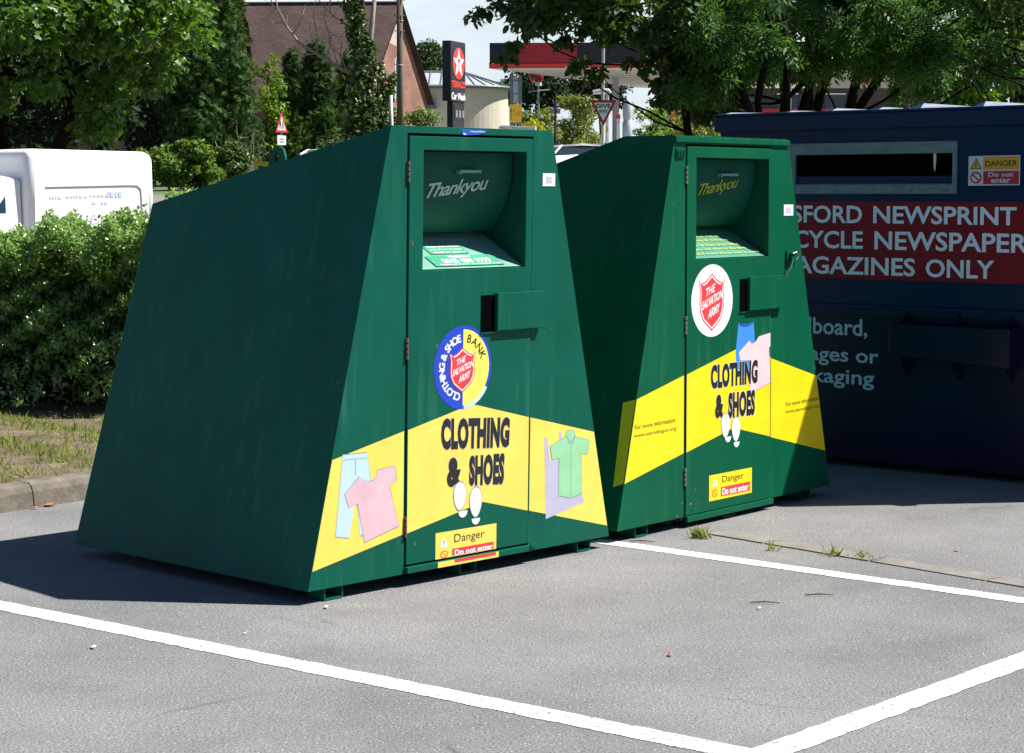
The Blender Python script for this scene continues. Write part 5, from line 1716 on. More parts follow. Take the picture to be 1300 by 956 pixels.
def triangle_sign():
    Y = 66; zg = terr(Y); c = P(357.5, 160, Y)
    root = thing('warning_sign', 'red bordered triangular warning sign with two walking figures on a grey post', 'road sign', (c.x, Y, zg), R(66))
    zc = P(357, 168, Y).z - zg; top = P(357, 142.5, Y).z - zg
    h = top - zc; w = h * 1.155
    mb = MB(); mb.tube([(0, .05, -.2), (0, .05, top - .1)], .04, 0, 10); mb.build('post', M['grey_post'], root)
    T = lambda a, z, off=0: Vector((a, -off, z))
    mb = MB()
    tri = [(-w / 2, zc), (w / 2, zc), (0, top)]
    mb.prism([T(*p) for p in tri], (0, .012, 0), 0)
    c0 = (0, zc + h / 3)
    inner = [(p[0] * .68, c0[1] + (p[1] - c0[1]) * .68) for p in tri]
    flat(mb, inner, T, 1, .004)
    # two walking children
    for (cx, s) in ((-.09, 1.0), (.07, .82)):
        zb = zc + .10
        flat(mb, disc((cx, zb + .31 * s), .028 * s, .03 * s, 10), T, 2, .007)
        flat(mb, [(cx - .05 * s, zb + .13 * s), (cx + .05 * s, zb + .13 * s), (cx + .035 * s, zb + .27 * s), (cx - .035 * s, zb + .27 * s)], T, 2, .007)
        flat(mb, [(cx - .04 * s, zb + .13 * s), (cx, zb + .13 * s), (cx - .045 * s, zb), (cx - .08 * s, zb)], T, 2, .0075)
        flat(mb, [(cx, zb + .13 * s), (cx + .04 * s, zb + .13 * s), (cx + .08 * s, zb), (cx + .05 * s, zb)], T, 2, .0078)
    mb.build('triangle_plate', [M['sign_rim2'], M['sign_face'], M['black']], root)
    mb = MB(); z0, z1 = P(357, 184, Y).z - zg, P(357, 172, Y).z - zg
    mb.box(-.27, .27, 0, .012, z0, z1)
    for k in range(2):
        mb.box(-.15, .15, -.004, -.0005, z0 + .08 + .09 * k, z0 + .12 + .09 * k, 1)
    mb.build('distance_plate', [M['sign_face'], M['grey_post']], root)
triangle_sign()

def give_way():
    Y = 60; zg = terr(Y)
    c = P(766, 127, Y)
    root = thing('give_way_sign', 'red bordered inverted triangle sign reading GIVE WAY on a tall pole', 'road sign', (c.x, Y, zg), R(4))
    mb = MB(); mb.tube([(-.02, .06, -.2), (0, .06, P(766, 52, Y).z - zg)], .05, 0, 10); mb.build('pole', M['galv'], root)
    zt = c.z - zg; zb = P(766, 160.5, Y).z - zg; w = P(783, 127, Y).x - P(749, 127, Y).x
    T = lambda a, z, off=0: Vector((a, -off, z))
    def rt(k, cz):
        pts = [(-w / 2, zt), (w / 2, zt), (0, zb)]; c0 = (0, zt - (zt - zb) / 3)
        pts = [(p[0] * k, c0[1] + (p[1] - c0[1]) * k) for p in pts]
        out = []
        for i in range(3):
            a, b, c_ = Vector(pts[i - 1]), Vector(pts[i]), Vector(pts[(i + 1) % 3])
            r = .05 * k
            p0 = b + (a - b).normalized() * r; p2 = b + (c_ - b).normalized() * r
            out += [tuple(p0), tuple((p0 + p2 + b * 1.2) / 3.2), tuple(p2)]
        return out
    mb = MB(); mb.prism([T(*p) for p in rt(1, 0)], (0, .014, 0), 0)
    flat(mb, rt(.70, 0), T, 1, .004)
    cz = zt - .155
    text(mb, 'GIVE', rect(-.225, .225, zt - .235, zt - .11), T, 2, .007, .03)
    text(mb, 'WAY', rect(-.135, .135, zt - .385, zt - .275), T, 2, .007, .03)
    mb.build('triangle_plate', [M['sign_rim'], M['sign_face'], M['black']], root)
give_way()

def lamp_post(px, Y, pyt, side, label, mat, rad=.05, arm=.8):
    x = P(px, 150, Y).x; zg = terr(Y)
    root = thing('lamp_post', label, 'lamp post', (x, Y, zg))
    h = P(px, pyt, Y).z - zg
    mb = MB(); mb.tube([(0, 0, -.2), (0, 0, h * .6), (0, 0, h)], [rad * 1.3, rad, rad * .9], 0, 10); mb.build('pole', mat, root)
    mb = MB()
    mb.tube([(side * .10, 0, h - .02), (side * .02, 0, h + .05), (-side * arm * .3, 0, h + .06), (-side * arm, 0, h + .02)], [.06, .10, .10, .07], 0, 8)
    mb.build('lamp_head', M['galv'], root)
lamp_post(771, 63, 118, 1, 'short lamp post with flat lantern just behind the give way sign', M['galv'], .06, .45)
def cctv(px, Y, pyt):
    x = P(px, 150, Y).x; zg = terr(Y); h = P(px, pyt, Y).z - zg
    root = thing('lamp_post', 'slim black post with small twin lamps in front of the pale green bush', 'lamp post', (x, Y, zg))
    mb = MB(); mb.tube([(0, 0, -.2), (0, 0, h)], [.055, .04], 0, 8); mb.build('pole', M['dark_post'], root)
    mb = MB(); mb.cyl((0, 0, h), .05, .18, 0, 10); mb.build('finial', M['dark_post'], root)
    for s in (-1, 1):
        mb = MB(); mb.box(s * .10 - .06, s * .10 + .06, -.1, .08, h - .28, h - .12); mb.build('lamp', M['grey_post'], root, bevel=.02)
    mb = MB(); mb.cyl((.03, 0, .9), .13, .5, 0, 10); mb.build('control_box', M['dark_post'], root)
cctv(705, 64, 133)

def fuel_sign():
    Y = 80; zg = terr(Y)
    c = P(582, 80, Y)
    root = thing('fuel_sign', 'tall black fuel sign with a white star on a red disc', 'sign', (c.x, Y, zg), R(70))
    z = lambda py: P(583, py, Y).z - zg
    S = 2.92   # the face is seen edge-on: one photo pixel is this much wider on the face itself
    W = 16.5 * Y / F_PX / .34 / 2
    mb = MB(); mb.box(-W - .06, W, 0, .36, z(129), z(53)); mb.build('panel', M['sign_black'], root, bevel=.02)
    mb = MB(); mb.box(-W + .28, W, .05, .30, -.3, z(129) - .003); mb.build('base_column', M['can_black'], root, bevel=.02)
    T = lambda a, zz, off=0: Vector((a, -off, zz))
    cz, rz = (z(60.5) + z(100.5)) / 2, (z(60.5) - z(100.5)) / 2
    mb = MB()
    flat(mb, disc((0.02, cz), rz, rz, 40), T, 0, .006)
    star = []
    for i in range(10):
        th = math.pi / 2 + i * math.pi / 5; r = rz * .97 if i % 2 == 0 else rz * .39
        star.append((.02 + r * math.cos(th), cz + r * math.sin(th)))
    flat(mb, star, T, 1, .012)
    flat(mb, [(-.14, cz + .07), (.18, cz + .07), (.18, cz + .17), (-.14, cz + .17)], T, 0, .018)
    flat(mb, [(-.03, cz - .28), (.07, cz - .28), (.07, cz + .068), (-.03, cz + .068)], T, 0, .018)
    mb.build('star_badge', [M['sign_red'], M['white']], root)
    mb = MB(); text(mb, 'TEXACO', rect(-W + .03, W - .03, z(111.5), z(103)), T, 0, .006, .035)
    mb.build('sign_lettering', M['sign_red'], root)
    mb = MB(); text(mb, 'Car Wash', rect(-W + .02, W - .04, z(127), z(118)), T, 0, .006, .03)
    mb.build('sign_lettering', M['white'], root)
    mb = MB(); mb.box(-W + .40, W - .08, .030, .0485, z(152), z(133))
    for k in range(2):
        for j in range(3):
            mb.box(-W + .55 + .35 * j, -W + .73 + .35 * j, .022, .0298, z(149), z(140), 1)
    mb.build('price_panel', [M['sign_black'], M['seam']], root)
fuel_sign()

def yellow_sign():
    Y = 62; zg = terr(Y); x = P(655, 120, Y).x
    s = Y / F_PX
    root = thing('direction_sign', 'yellow direction sign with arrow below a tall grey sign back on two posts', 'road sign', (x, Y, zg))
    z = lambda py: P(655, py, Y).z - zg
    for a in (-5.6, 5.2):
        mb = MB(); mb.box(a * s - .055, a * s + .055, 0, .10, -.2, z(93 if a < 0 else 96)); mb.build('post', M['grey_post'], root)
    mb = MB(); mb.box(6.6 * s, 7.4 * s, .02, .06, 0, z(98)); mb.build('post', M['galv'], root)
    mb = MB(); mb.box(-3.2 * s, 2.8 * s, .03, .06, z(131), z(98)); mb.box(-3.4 * s, 3.2 * s, .015, .0298, z(120), z(118.4), 1)
    mb.box(-3.4 * s, 3.2 * s, .015, .0298, z(103), z(101.5), 1)
    mb.build('back_panel', [M['sign_back'], M['grey_post']], root)
    T = lambda a, zz, off=0: Vector((a, -off, zz))
    mb = MB(); mb.box(-8.3 * s, 6.8 * s, -.03, -.002, z(155.5), z(132.5))
    flat(mb, [(-6.6 * s, z(152)), (-5.9 * s, z(152)), (-5.9 * s, z(141)), (-6.6 * s, z(141))], T, 1, .034)
    flat(mb, [(-7.4 * s, z(142)), (-5.1 * s, z(142)), (-6.25 * s, z(136))], T, 1, .034)
    text(mb, 'Trade', rect(-4.0 * s, 5.6 * s, z(148), z(140)), T, 2, .034, .01)
    mb.build('yellow_plate', [M['sign_yellow'], M['black'], M['orange']], root)
yellow_sign()

def round_sign():
    Y = 100; zg = terr(Y); c = P(681, 97, Y)
    root = thing('round_sign', 'dark red round lamp shade on a thin white post under the canopy', 'lamp', (c.x, Y, zg))
    r = 10 / F_PX * Y
    mb = MB(); mb.tube([(.1, 0, -.2), (.1, 0, P(685, 104, Y).z - zg)], .05, 0, 8)
    mb.tube([(-.3, 0, P(685, 116, Y).z - zg), (.65, 0, P(685, 114, Y).z - zg)], .03, 0, 6); mb.build('post', M['galv'], root)
    mb = MB(); zc = c.z - zg
    mb.tube([(0, 0, zc - .28), (0, 0, zc - .2), (0, 0, zc + .1), (0, 0, zc + .3)], [r * .45, r * .8, r, r], 0, 16); mb.build('shade', M['can_red'], root, smooth=True)
    mb = MB(); mb.cyl((.1, 0, zc - .45), .16, .16, 0, 12); mb.build('bulb_housing', M['sign_face'], root)
round_sign()

def air_tower():
    Y = 72; zg = terr(Y); x = P(796.5, 150, Y).x; s = Y / F_PX
    z = lambda py: P(796, py, Y).z - zg
    root = thing('vent_tower', 'grey cylindrical tower with domed top and finial beside the canopy column', 'tower', (x, Y, zg))
    mb = MB()
    prof = [(6.3, 172 + 20), (6.3, 156), (5.2, 154), (5.0, 151), (5.8, 149), (6.0, 140), (5.8, 134), (4.6, 130), (2.6, 127.5), (1.2, 127)]
    mb.tube([(0, 0, max(-.2, z(py))) for r, py in prof], [r * s for r, py in prof], 0, 20); mb.build('shell', M['sign_back'], root, smooth=True)
    mb = MB(); mb.tube([(-.06, 0, z(130)), (-.06, 0, z(122)), (-.06, 0, z(121))], [1.5 * s, 1.5 * s, .6 * s], 0, 10); mb.build('finial', M['grey_post'], root)
air_tower()
def bin_thing():
    Y = 70; zg = terr(Y); x = P(785, 160, Y).x; s = Y / F_PX
    z = lambda py: P(785, py, Y).z - zg
    root = thing('information_board', 'small red topped white board standing at the foot of the canopy column', 'sign', (x, Y, zg))
    mb = MB(); mb.box(-2.2 * s, 2.2 * s, -.05, .05, 0, z(151)); mb.build('board', M['sign_face'], root, bevel=.01)
    mb = MB(); mb.box(-2.5 * s, 2.5 * s, -.06, .06, z(151) + .003, z(145)); mb.build('header', M['sign_red'], root, bevel=.01)
    mb = MB(); T = lambda a, zz, off=0: Vector((a, -off, zz)); flat(mb, disc((0, z(155)), 1.3 * s, 1.5 * s, 14), T, 0, .053); flat(mb, disc((0, z(155)), .7 * s, .8 * s, 14), T, 1, .058); mb.build('emblem', [M['sign_red'], M['sign_face']], root)
bin_thing()
def yellow_bin():
    Y = 61; zg = terr(Y); x = P(770.5, 165, Y).x; s = Y / F_PX; z = lambda py: P(770, py, Y).z - zg
    root = thing('yellow_notice', 'little yellow notice fixed low on the lamp post behind the give way sign', 'notice', (x, Y, zg))
    mb = MB(); mb.box(-1.8 * s, 1.8 * s, .0, .02, z(168), z(160)); mb.build('plate', M['sign_yellow'], root)
    mb = MB(); mb.tube([(0, .05, 0), (0, .05, z(161))], .02, 0, 6); mb.build('stake', M['galv'], root)
yellow_bin()

def hoarding():
    Y = 61; zg = terr(Y); z = lambda py: P(310, py, Y).z - zg
    x0, x1 = P(294, 210, Y).x, P(342, 210, Y).x
    root = thing('low_board', 'low white board with a yellow and blue panel at its right end', 'hoarding', ((x0 + x1) / 2, Y, zg))
    h = (x1 - x0) / 2
    mb = MB(); mb.box(-h, h * .2, 0, .05, 0, z(206)); mb.build('white_panel', M['white_paint'], root, bevel=.01)
    mb = MB(); mb.box(h * .2 + .004, h, 0, .05, .0, z(205)); mb.box(h * .42, h * .70, -.006, -.0005, z(216), z(210.5), 1); mb.build('yellow_panel', [M['sign_yellow'], M['blue']], root)
    for k in range(3):
        mb = MB(); mb.box(-h + .06 + .07 * k, -h + .10 + .07 * k, -.006, -.0005, .2, z(208)); mb.build('red_stripe', M['sign_rim'], root)
    for s in (-.85, -.1, .8):
        mb = MB(); mb.box(s * h - .04, s * h + .04, .055, .12, -.2, z(206)); mb.build('post', M['pole_wood'], root)
hoarding()

# ------------------------------------------------------------------ trees and bushes
def rngc(seed):
    return np.random.default_rng(seed)

# big maple behind the van
Y = 41
rg = rngc(31)
c = P(75, 45, Y)
cl = blob_clumps(rg, (c.x, Y + .6, c.z + .2), (2.62, 2.6, 2.35), 72, .52, surface=.55)
tree('maple_tree', 'large maple tree with lobed leaves overhanging the white van', 'tree', (c.x - .4, Y + .8, terr(Y)), (c.x - .2, Y + .6, c.z + 1.4), .20, cl, 17000, T_MAPLE, .145, M['lf_maple'], M['bark_dark'], 32, up=.7, out=.9, limbs=22)
rg = rngc(33)
c2 = P(-60, 80, 46)
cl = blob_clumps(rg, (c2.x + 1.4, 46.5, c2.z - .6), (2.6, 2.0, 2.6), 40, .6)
tree('maple_tree', 'dark leafy maple behind the larger one', 'tree', (c2.x + 1.0, 46.5, terr(46)), (c2.x + 1.2, 46.5, c2.z + 1), .18, cl, 9000, T_MAPLE, .16, M['lf_far_dark'], M['bark_dark'], 34, up=.6)

def conifer(name, label, px, Y, pyt, wpx, leaf, seed, n, bark='bark_dark', base_px=None, skirt=.06, size=.20, bumps=.25, group=None):
    rg = rngc(seed)
    zg = terr(Y); t = P(px, pyt, Y); x = t.x; h = t.z - zg; r = wpx / 2 / F_PX * Y
    cl = []
    k = 0
    m = int(46 + h * 6)
    for i in range(m):
        f = (i + .5) / m
        zz = zg + h * (skirt + (1 - skirt) * f)
        rr = r * (1 - f) ** .62 * (.75 + bumps * 2 * rg.random())
        a = rg.random() * 6.283
        q = r * (.24 + .2 * rg.random()) * (1.1 - .6 * f)
        cl.append((x + rr * .8 * math.cos(a), Y + rr * .8 * math.sin(a), zz, q, q, q * 1.5))
        if i % 3 == 0:
            cl.append((x, Y, zz, r * .45 * (1 - f) + .08, r * .45 * (1 - f) + .08, h / m * 2.5))
    return tree(name, label, 'tree', (x, Y, zg), (x, Y, t.z - .1), .04 + r * .10, cl, n, T_SPRAY, size, leaf, M[bark], seed + 1, up=.1, out=1.0, limbs=24, droop=(0, 0, -.35), group=group)

conifer('cypress_tree', 'tall dark green cypress between the maple and the tiled roof', 258, 64, -110, 125, M['lf_dark'], 41, 11000, size=.24)
conifer('cypress_tree', 'lighter olive cypress leaning against the tall dark one', 296, 66, -40, 66, M['lf_olive'], 43, 6500, size=.22)
conifer('cypress_tree', 'broad dark cypress just left of the ivy covered tree', 402, 71, 60, 92, M['lf_dark'], 45, 8000, size=.22)
conifer('cypress_tree', 'dark cypress left of the broad one, above the warning sign', 372, 74, 66, 74, M['lf_dark'], 47, 6500, size=.22)
conifer('cypress_tree', 'narrow olive cypress right behind the warning sign post', 378, 67.5, 150, 50, M['lf_olive'], 49, 3000, size=.15)
conifer('cypress_tree', 'dark cypress close behind the ivy trunk', 440, 74, 74, 70, M['lf_dark'], 50, 5000, size=.22)
# dead grey twigs at the foot of the olive cypress
rg = rngc(52)
b = P(300, 205, 63)
root = thing('dead_bush', 'bleached tangle of dead branches below the olive cypress', 'dead bush', (b.x, 63, terr(63)))
mb = MB()
for k in range(46):
    e = np.array([rg.normal() * .55, rg.normal() * .3, .5 + 1.4 * rg.random()])
    pts = limb(mb, (rg.normal() * .15, rg.normal() * .1, 0), e, .028, .008, rg, .18, 5, seg=5)
    limb(mb, pts[3], pts[3] + rg.normal(size=3) * .35, .012, .004, rg, .1, 3, seg=4)
mb.build('branches', M['bark_pale'], root)

# bright young tree
rg = rngc(55)
cl = []
for k in range(34):
    f = k / 33; q = P(346 + rg.normal() * 5 * (1.1 - f), 190 - 118 * f, 67)
    w = .28 * (1.15 - f) + .08
    cl.append((q.x + rg.normal() * .12, 67 + rg.normal() * .3, q.z, w, w, w * 1.1))
q = P(345, 72, 67)
tree('young_tree', 'slender bright lime green young tree behind the warning sign', 'tree', (q.x, 67, terr(67)), (q.x, 67, q.z), .04, cl, 2600, T_OVAL, .13, M['lf_lime'], M['bark'], 56, up=.6, limbs=14)

# ivy covered dead tree
def ivy_tree():
    rg = rngc(61); Y = 68; zg = terr(Y)
    q = lambda px, py, dy=0: P(px, py, Y + dy)
    b = q(457, 178); B = np.array([b.x, Y, zg])
    root = thing('ivy_tree', 'dying forked tree wrapped in ivy with bare branches reaching left', 'tree', (b.x, Y, zg))
    mb = MB()
    rel = lambda p: np.array(p) - B
    def path(pp, r0, r1, seg=8):
        pts = [rel(q(*p)) for p in pp]
        mb.tube(pts, [r0 + (r1 - r0) * i / (len(pts) - 1) for i in range(len(pts))], 0, seg)
        return pts
    tr = np.array([0, 0, -.2])
    mb.tube([tr, rel(q(458, 150)), rel(q(460, 110))], [.24, .20, .17], 0, 10)
    A_ = path([(460, 112), (454, 60), (446, 20), (438, -40)], .14, .07)
    B_ = path([(460, 112), (457, 60), (455, 20), (455, -50)], .13, .06)
    C_ = path([(460, 112), (468, 70), (472, 35), (478, -30)], .13, .06)
    bare = [[(452, 96), (428, 85), (405, 70), (380, 55), (365, 35), (352, 10), (346, -30)], [(400, 68), (385, 70), (372, 60)], [(402, 68), (403, 45), (398, 20), (401, -10)],
            [(415, 75), (420, 50), (412, 25), (414, 5)], [(430, 86), (424, 66), (416, 50)], [(446, 35), (425, 22), (410, 8), (400, -10)], [(372, 45), (382, 25), (388, 5)], [(440, 90), (432, 70), (434, 55)],
            [(352, 12), (345, 5), (343, -8)], [(366, 36), (358, 28), (350, 30)], [(420, 18), (418, 4), (424, -10)]]
    for i, pp in enumerate(bare):
        path(pp, .075 if i == 0 else .030, .012, 6)
    for k in range(34):
        pp = bare[int(rg.integers(len(bare)))]; s = pp[int(rg.integers(1, len(pp)))]
        path([s, (s[0] + rg.normal() * 7 - 2, s[1] - 3 - 6 * rg.random()), (s[0] + rg.normal() * 12 - 3, s[1] - 8 - 14 * rg.random())], .011, .004, 4)
    mb.build('trunk', M['bark_pale'], root, smooth=True)
    pos, nr = [], []
    def wrap(pp, w0, w1, n):
        for _ in range(n):
            t = rg.random() * (len(pp) - 1); i = int(t); f = t - i
            px = pp[i][0] + (pp[i + 1][0] - pp[i][0]) * f; py = pp[i][1] + (pp[i + 1][1] - pp[i][1]) * f
            w = w0 + (w1 - w0) * t / (len(pp) - 1)
            lump = .65 + .5 * math.sin(py * .35 + px * .2) * math.sin(py * .11 + 1)
            d = rg.normal(size=3); d /= np.linalg.norm(d)
            p = rel(q(px, py)) + d * w * 1.25 * abs(lump) * (.5 + .6 * rg.random())
            pos.append(p); nr.append(d + rg.normal(size=3) * .5 + np.array([0, 0, .3]))
    wrap([(460, 185), (460, 150), (462, 110)], .75, .55, 3600)
    wrap([(470, 185), (476, 150), (474, 120)], .62, .45, 1600)
    wrap([(460, 112), (454, 60), (446, 20), (438, -40)], .40, .22, 1500)
    wrap([(460, 112), (457, 60), (455, 20), (455, -50)], .34, .22, 1400)
    wrap([(462, 112), (468, 75), (470, 55)], .42, .18, 900)
    wrap([(478, 170), (490, 150), (505, 160)], .45, .3, 700)
    wrap([(486, 178), (492, 140), (484, 100), (478, 80)], .34, .16, 620)
    wrap([(470, 150), (494, 120), (500, 96)], .22, .14, 260)
    leaf_mesh('ivy', np.array(pos), np.array(nr), .11 + .09 * rg.random(len(pos)), T_OVAL, M['lf_ivy'], root, rg)
ivy_tree()

def bush(name, label, px0, px1, pyt, Y, leaf, seed, n, size, pyb=None, template=T_OVAL, depth=None, cat='bush', cr=.22, trunk=False, up=.7):
    rg = rngc(seed); zg = terr(Y)
    a, b = P(px0, pyt, Y), P(px1, pyt, Y)
    w = (b.x - a.x) / 2; cx = (a.x + b.x) / 2
    zb = P(px0, pyb, Y).z if pyb else zg
    hh = (a.z - zb) / 2
    dp = depth or w
    m = int(26 + 10 * w * hh)
    cl = blob_clumps(rg, (cx, Y, zb + hh), (w * .86, dp * .86, hh * .86), m, max(.12, min(w, hh) * cr * 1.5), surface=.6)
    return tree(name, label, cat, (cx, Y, zg), (cx, Y, zb + hh * 1.2), .05 + .03 * hh, cl, n, template, size, leaf, M['bark_dark'], seed + 1, up=up, limbs=10, parts=('stem', 'foliage') if not trunk else ('trunk', 'crown'))
bush('bush', 'rounded green bush by the road, right of the van', 188, 292, 176, 57, M['lf_bush'], 71, 6500, .13)
bush('bush', 'small grey green bush at the right end of the roadside bush', 272, 318, 172, 60, M['lf_ivy'], 73, 2200, .12)
bush('bush', 'low dark shrub behind the van roof', 168, 215, 183, 60, M['lf_bush'], 75, 2200, .13)
bush('bush', 'bright domed bush right of the telegraph pole', 500, 562, 124, 66, M['lf_bush'], 77, 4200, .12)
bush('bush', 'dark laurel bush at the foot of the cypresses', 395, 452, 160, 66, M['lf_far'], 79, 2400, .13)
bush('distant_tree', 'rounded distant tree beyond the brick gable', 508, 570, 44, 175, M['lf_far'], 81, 5000, .30, 130, cat='tree', trunk=True)
bush('distant_tree', 'small distant tree peeping over the metal roof', 560, 604, 88, 190, M['lf_far'], 83, 1800, .34, 130, cat='tree', trunk=True)
bush('distant_tree', 'spiky distant tree between the metal roof and the grey sign back', 626, 662, 96, 170, M['lf_far'], 85, 1000, .36, 135, cat='tree', trunk=True)
bush('distant_tree', 'dark distant tree under the canopy behind the round lamp', 648, 722, 72, 150, M['lf_far_dark'], 87, 4200, .30, 150, cat='tree', trunk=True)
bush('distant_tree', 'dark distant tree behind the give way sign under the canopy', 706, 800, 78, 155, M['lf_far_dark'], 89, 4200, .30, 150, cat='tree', trunk=True)
bush('distant_tree', 'grey green distant tree right of the canopy column', 842, 900, 92, 150, M['lf_far_dark'], 91, 2600, .30, 150, cat='tree', trunk=True)
bush('bush', 'large pale yellow green bush left of the black lamp post', 652, 716, 121, 71, M['lf_yellow'], 93, 5200, .12)
bush('bush', 'large pale yellow green bush between the black lamp post and the give way sign', 696, 772, 113, 73, M['lf_yellow'], 95, 6500, .12)
bush('bush', 'golden yellow shrub beside the yellow direction sign', 660, 690, 151, 63.5, M['lf_gold'], 97, 1200, .09, 175)
bush('bush', 'fresh green bushes behind the grey vent tower', 796, 856, 128, 78, M['lf_lime'], 99, 3600, .12)
bush('bush', 'shaded green bush at the canopy foot left of the fuel pumps', 840, 925, 118, 81, M['lf_bush'], 101, 3600, .13)
bush('distant_tree', 'lime leaved small tree behind the container lids', 1186, 1262, 96, 34, M['lf_lime'], 103, 1500, .13, 150, cat='tree', trunk=True)
bush('distant_tree', 'olive feathery tree at the far right behind the container', 1255, 1330, 96, 52, M['lf_olive'], 105, 3500, .14, 160, cat='tree', trunk=True)
bush('distant_tree', 'round distant tree behind the petrol shop', 1130, 1230, 60, 150, M['lf_far'], 107, 3500, .32, 150, cat='tree', trunk=True)
bush('bush', 'dark hedge bank hiding the road behind the cypresses', 300, 352, 150, 72, M['lf_far_dark'], 109, 2600, .16)
bush('bush', 'dark shrubs along the road far behind the cypresses', 340, 520, 140, 82, M['lf_far_dark'], 111, 7000, .2, None, depth=2.5)
bush('distant_tree', 'deep green tree filling the gap left of the hall roof', 140, 260, 60, 84, M['lf_far_dark'], 113, 7000, .22, 210, cat='tree', trunk=True)

bush('distant_tree', 'dark trees far behind the van cab', -120, 150, 70, 80, M['lf_far_dark'], 115, 9000, .22, 215, cat='tree', trunk=True)

# ash tree with many stems behind the blue container
Y = 21.5
rg = rngc(121)
zg = terr(Y)
cl = []
def add_clumps(n, px0, px1, py0, py1, y0, y1, r):
    for _ in range(n):
        y = y0 + (y1 - y0) * rg.random()
        q = P(px0 + (px1 - px0) * rg.random(), py0 + (py1 - py0) * rg.random(), y)
        k = r * (.7 + .6 * rg.random())
        cl.append((q.x, y, q.z, k, k, k * .75))
add_clumps(60, 860, 1330, -420, 20, 19.5, 25, .42)
add_clumps(46, 880, 1320, -60, 60, 19.2, 23.5, .30)
add_clumps(20, 868, 960, 40, 112, 20, 22.5, .22)
add_clumps(9, 880, 930, 96, 134, 20.5, 22, .16)
add_clumps(16, 930, 1130, 30, 84, 19.8, 23, .20)
add_clumps(16, 870, 1000, -20, 72, 18.0, 19.0, .17)
add_clumps(5, 865, 930, 70, 110, 18.2, 19.0, .12)
add_clumps(22, 1140, 1340, 50, 98, 19.6, 23, .22)
add_clumps(7, 1100, 1190, 60, 118, 20.5, 22.5, .17)
st = lambda px, py, dy=0: np.array(P(px, py, Y + dy))
base = P(1045, 160, Y)
tree('ash_tree', 'spreading ash tree with several dark stems behind the blue container', 'tree', (base.x, Y, zg), None, .085, cl, 33000, T_PINNATE, .20, M['lf_ash'], M['bark_dark'], 122,
     up=.45, out=.5, limbs=30, twig=.22, stems=[st(1060, -60), st(1022, -30, .3), st(1128, -60, -.2), st(1185, -50, .2), st(1085, -120, .5), st(985, 10, .1)], droop=(0, 0, -.5), shell=.35)

# broad leaved tree whose branches reach across the petrol canopy
Y = 18.6
rg = rngc(131)
cl = []
add2 = []
def ac(n, px0, px1, py0, py1, y0, y1, r, flat_=.7):
    for _ in range(n):
        y = y0 + (y1 - y0) * rg.random()
        q = P(px0 + (px1 - px0) * rg.random(), py0 + (py1 - py0) * rg.random(), y)
        k = r * (.7 + .6 * rg.random())
        cl.append((q.x, y, q.z, k * 1.2, k, k * flat_))
ac(34, 640, 900, -260, -20, 17.6, 20.5, .34)
ac(16, 660, 880, -30, 30, 17.8, 20, .21)
ac(12, 690, 880, 20, 62, 18, 19.6, .14)
ac(5, 790, 880, 55, 95, 18.2, 19.4, .12)
ac(9, 835, 900, 60, 150, 18.4, 19.8, .13)
for px, py in ((612, 14), (634, 6), (655, 18), (600, 20), (668, 42), (652, 62), (640, 74), (735, 78), (748, 92), (730, 86), (760, 92), (800, 80), (815, 88)):
    q = P(px, py, 18.5); cl.append((q.x, 18.5 + rg.normal() * .1, q.z, .085, .085, .06))
sb = lambda px, py, dy=0: np.array(P(px, py, Y + dy))
b2 = P(992, 170, Y)
tree('broadleaf_tree', 'broad leaved tree whose low branches hang across the petrol canopy', 'tree', (b2.x, Y, terr(Y)), None, .062, cl, 24000, T_OVAL, .085, M['lf_broad'], M['bark_dark'], 132,
     up=.55, out=.25, limbs=34, twig=.20, stems=[sb(962, -60), sb(1006, -90, .3), sb(905, -40, .2), sb(840, -90, .1)], droop=(0, 0, -.45), shell=.2)
rg = rngc(141)
cl = []
ac(14, 1235, 1330, -10, 60, 17.6, 19.5, .2); ac(6, 1205, 1265, 62, 112, 18, 19, .10); ac(14, 1250, 1420, -240, 0, 17.6, 20, .4)
b3 = P(1370, 170, 18.8)
tree('broadleaf_tree', 'broad leaved tree at the right edge above the container lids', 'tree', (b3.x, 18.8, terr(18.8)), np.array(P(1370, -60, 18.8)), .08, cl, 4200, T_OVAL, .085, M['lf_broad'], M['bark_dark'], 142, up=.55, out=.25, limbs=26, droop=(0, 0, -.45), shell=.2)

# ------------------------------------------------------------------ sky, sun
w = bpy.data.worlds.new('World'); SC.world = w
w.use_nodes = True
nt = w.node_tree; nd = nt.nodes; lk = nt.links
bg = nd['Background']
sky = nd.new('ShaderNodeTexSky'); sky.sky_type = 'NISHITA'; sky.sun_disc = False
sky.sun_elevation = math.asin(SUN.z); sky.sun_rotation = math.atan2(SUN.x, SUN.y)
sky.air_density = 1.0; sky.dust_density = 0.6; sky.ozone_density = 1.2
tc = nd.new('ShaderNodeTexCoord')
mp = nd.new('ShaderNodeMapping'); mp.inputs['Scale'].default_value = (1, 1, 3.2)
lk.new(tc.outputs['Generated'], mp.inputs['Vector'])
nz = nd.new('ShaderNodeTexNoise'); nz.inputs['Scale'].default_value = 5.5; nz.inputs['Detail'].default_value = 8; nz.inputs['Roughness'].default_value = .58
lk.new(mp.outputs['Vector'], nz.inputs['Vector'])
rp = nd.new('ShaderNodeValToRGB'); rp.color_ramp.elements[0].position = .10; rp.color_ramp.elements[0].color = (.45, .45, .45, 1); rp.color_ramp.elements[1].position = .56
lk.new(nz.outputs['Fac'], rp.inputs['Fac'])
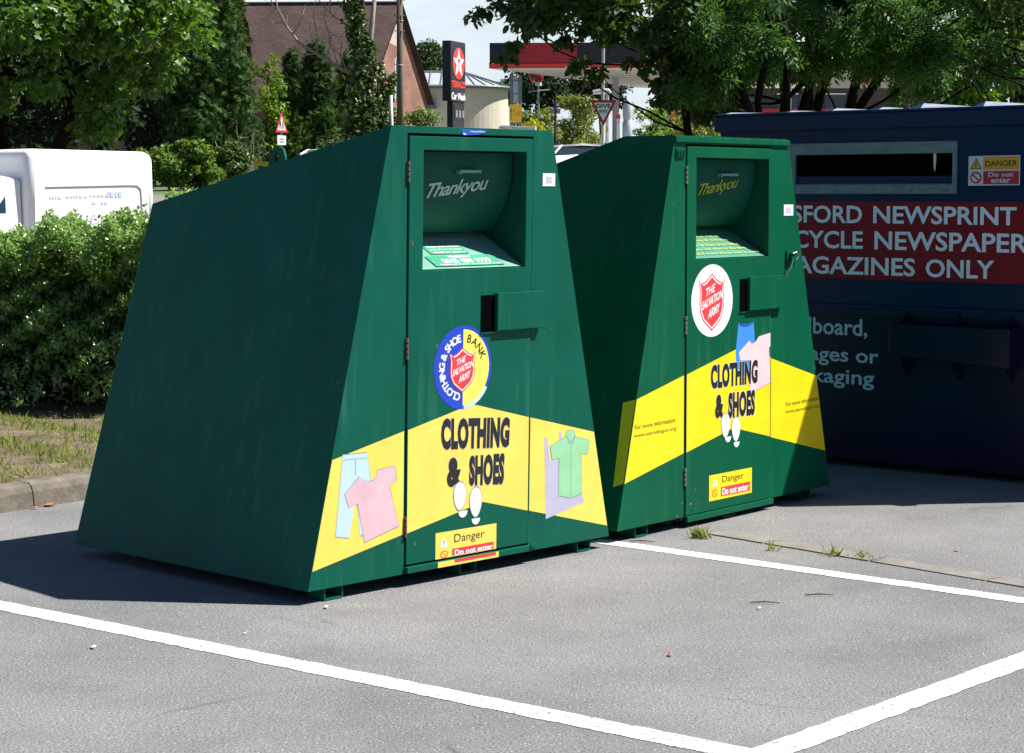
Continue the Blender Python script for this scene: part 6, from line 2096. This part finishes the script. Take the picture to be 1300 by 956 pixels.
sx = nd.new('ShaderNodeSeparateXYZ'); lk.new(tc.outputs['Generated'], sx.inputs[0])
lowz = nd.new('ShaderNodeMapRange'); lowz.inputs['From Min'].default_value = .16; lowz.inputs['From Max'].default_value = .34; lowz.inputs['To Min'].default_value = 1; lowz.inputs['To Max'].default_value = 0
lk.new(sx.outputs['Z'], lowz.inputs['Value'])
north = nd.new('ShaderNodeMapRange'); north.inputs['From Min'].default_value = .2; north.inputs['From Max'].default_value = .7
lk.new(sx.outputs['Y'], north.inputs['Value'])
m1 = nd.new('ShaderNodeMath'); m1.operation = 'MULTIPLY'; lk.new(lowz.outputs[0], m1.inputs[0]); lk.new(north.outputs[0], m1.inputs[1])
m2 = nd.new('ShaderNodeMath'); m2.operation = 'MULTIPLY'; lk.new(m1.outputs[0], m2.inputs[0]); lk.new(rp.outputs['Color'], m2.inputs[1])
mx = nd.new('ShaderNodeMix'); mx.data_type = 'RGBA'
lk.new(m2.outputs[0], mx.inputs[0]); 
tint = nd.new('ShaderNodeMix'); tint.data_type = 'RGBA'; tint.blend_type = 'MULTIPLY'; tint.inputs[0].default_value = 1.0
lk.new(sky.outputs[0], tint.inputs[6]); tint.inputs[7].default_value = (.52, .66, .86, 1)
lk.new(tint.outputs[2], mx.inputs[6]); mx.inputs[7].default_value = (9.0, 9.9, 10.4, 1)
lk.new(mx.outputs[2], bg.inputs['Color'])
bg.inputs['Strength'].default_value = 0.05

sl = bpy.data.lights.new('sun', 'SUN'); sl.energy = 5.0; sl.angle = R(.53); sl.color = (1.0, .955, .89)
so = bpy.data.objects.new('sun', sl); COL.objects.link(so)
so.location = (20, 3, 30)
so.rotation_euler = SUN.to_track_quat('Z', 'Y').to_euler()

SC.view_settings.view_transform = 'Standard'
SC.view_settings.look = 'None'
SC.view_settings.exposure = 0
SC.cycles.film_exposure = 2.0
SC.cycles.use_denoising = True
SC.cycles.max_bounces = 8
SC.cycles.transparent_max_bounces = 6
SC.cycles.sample_clamp_indirect = 6
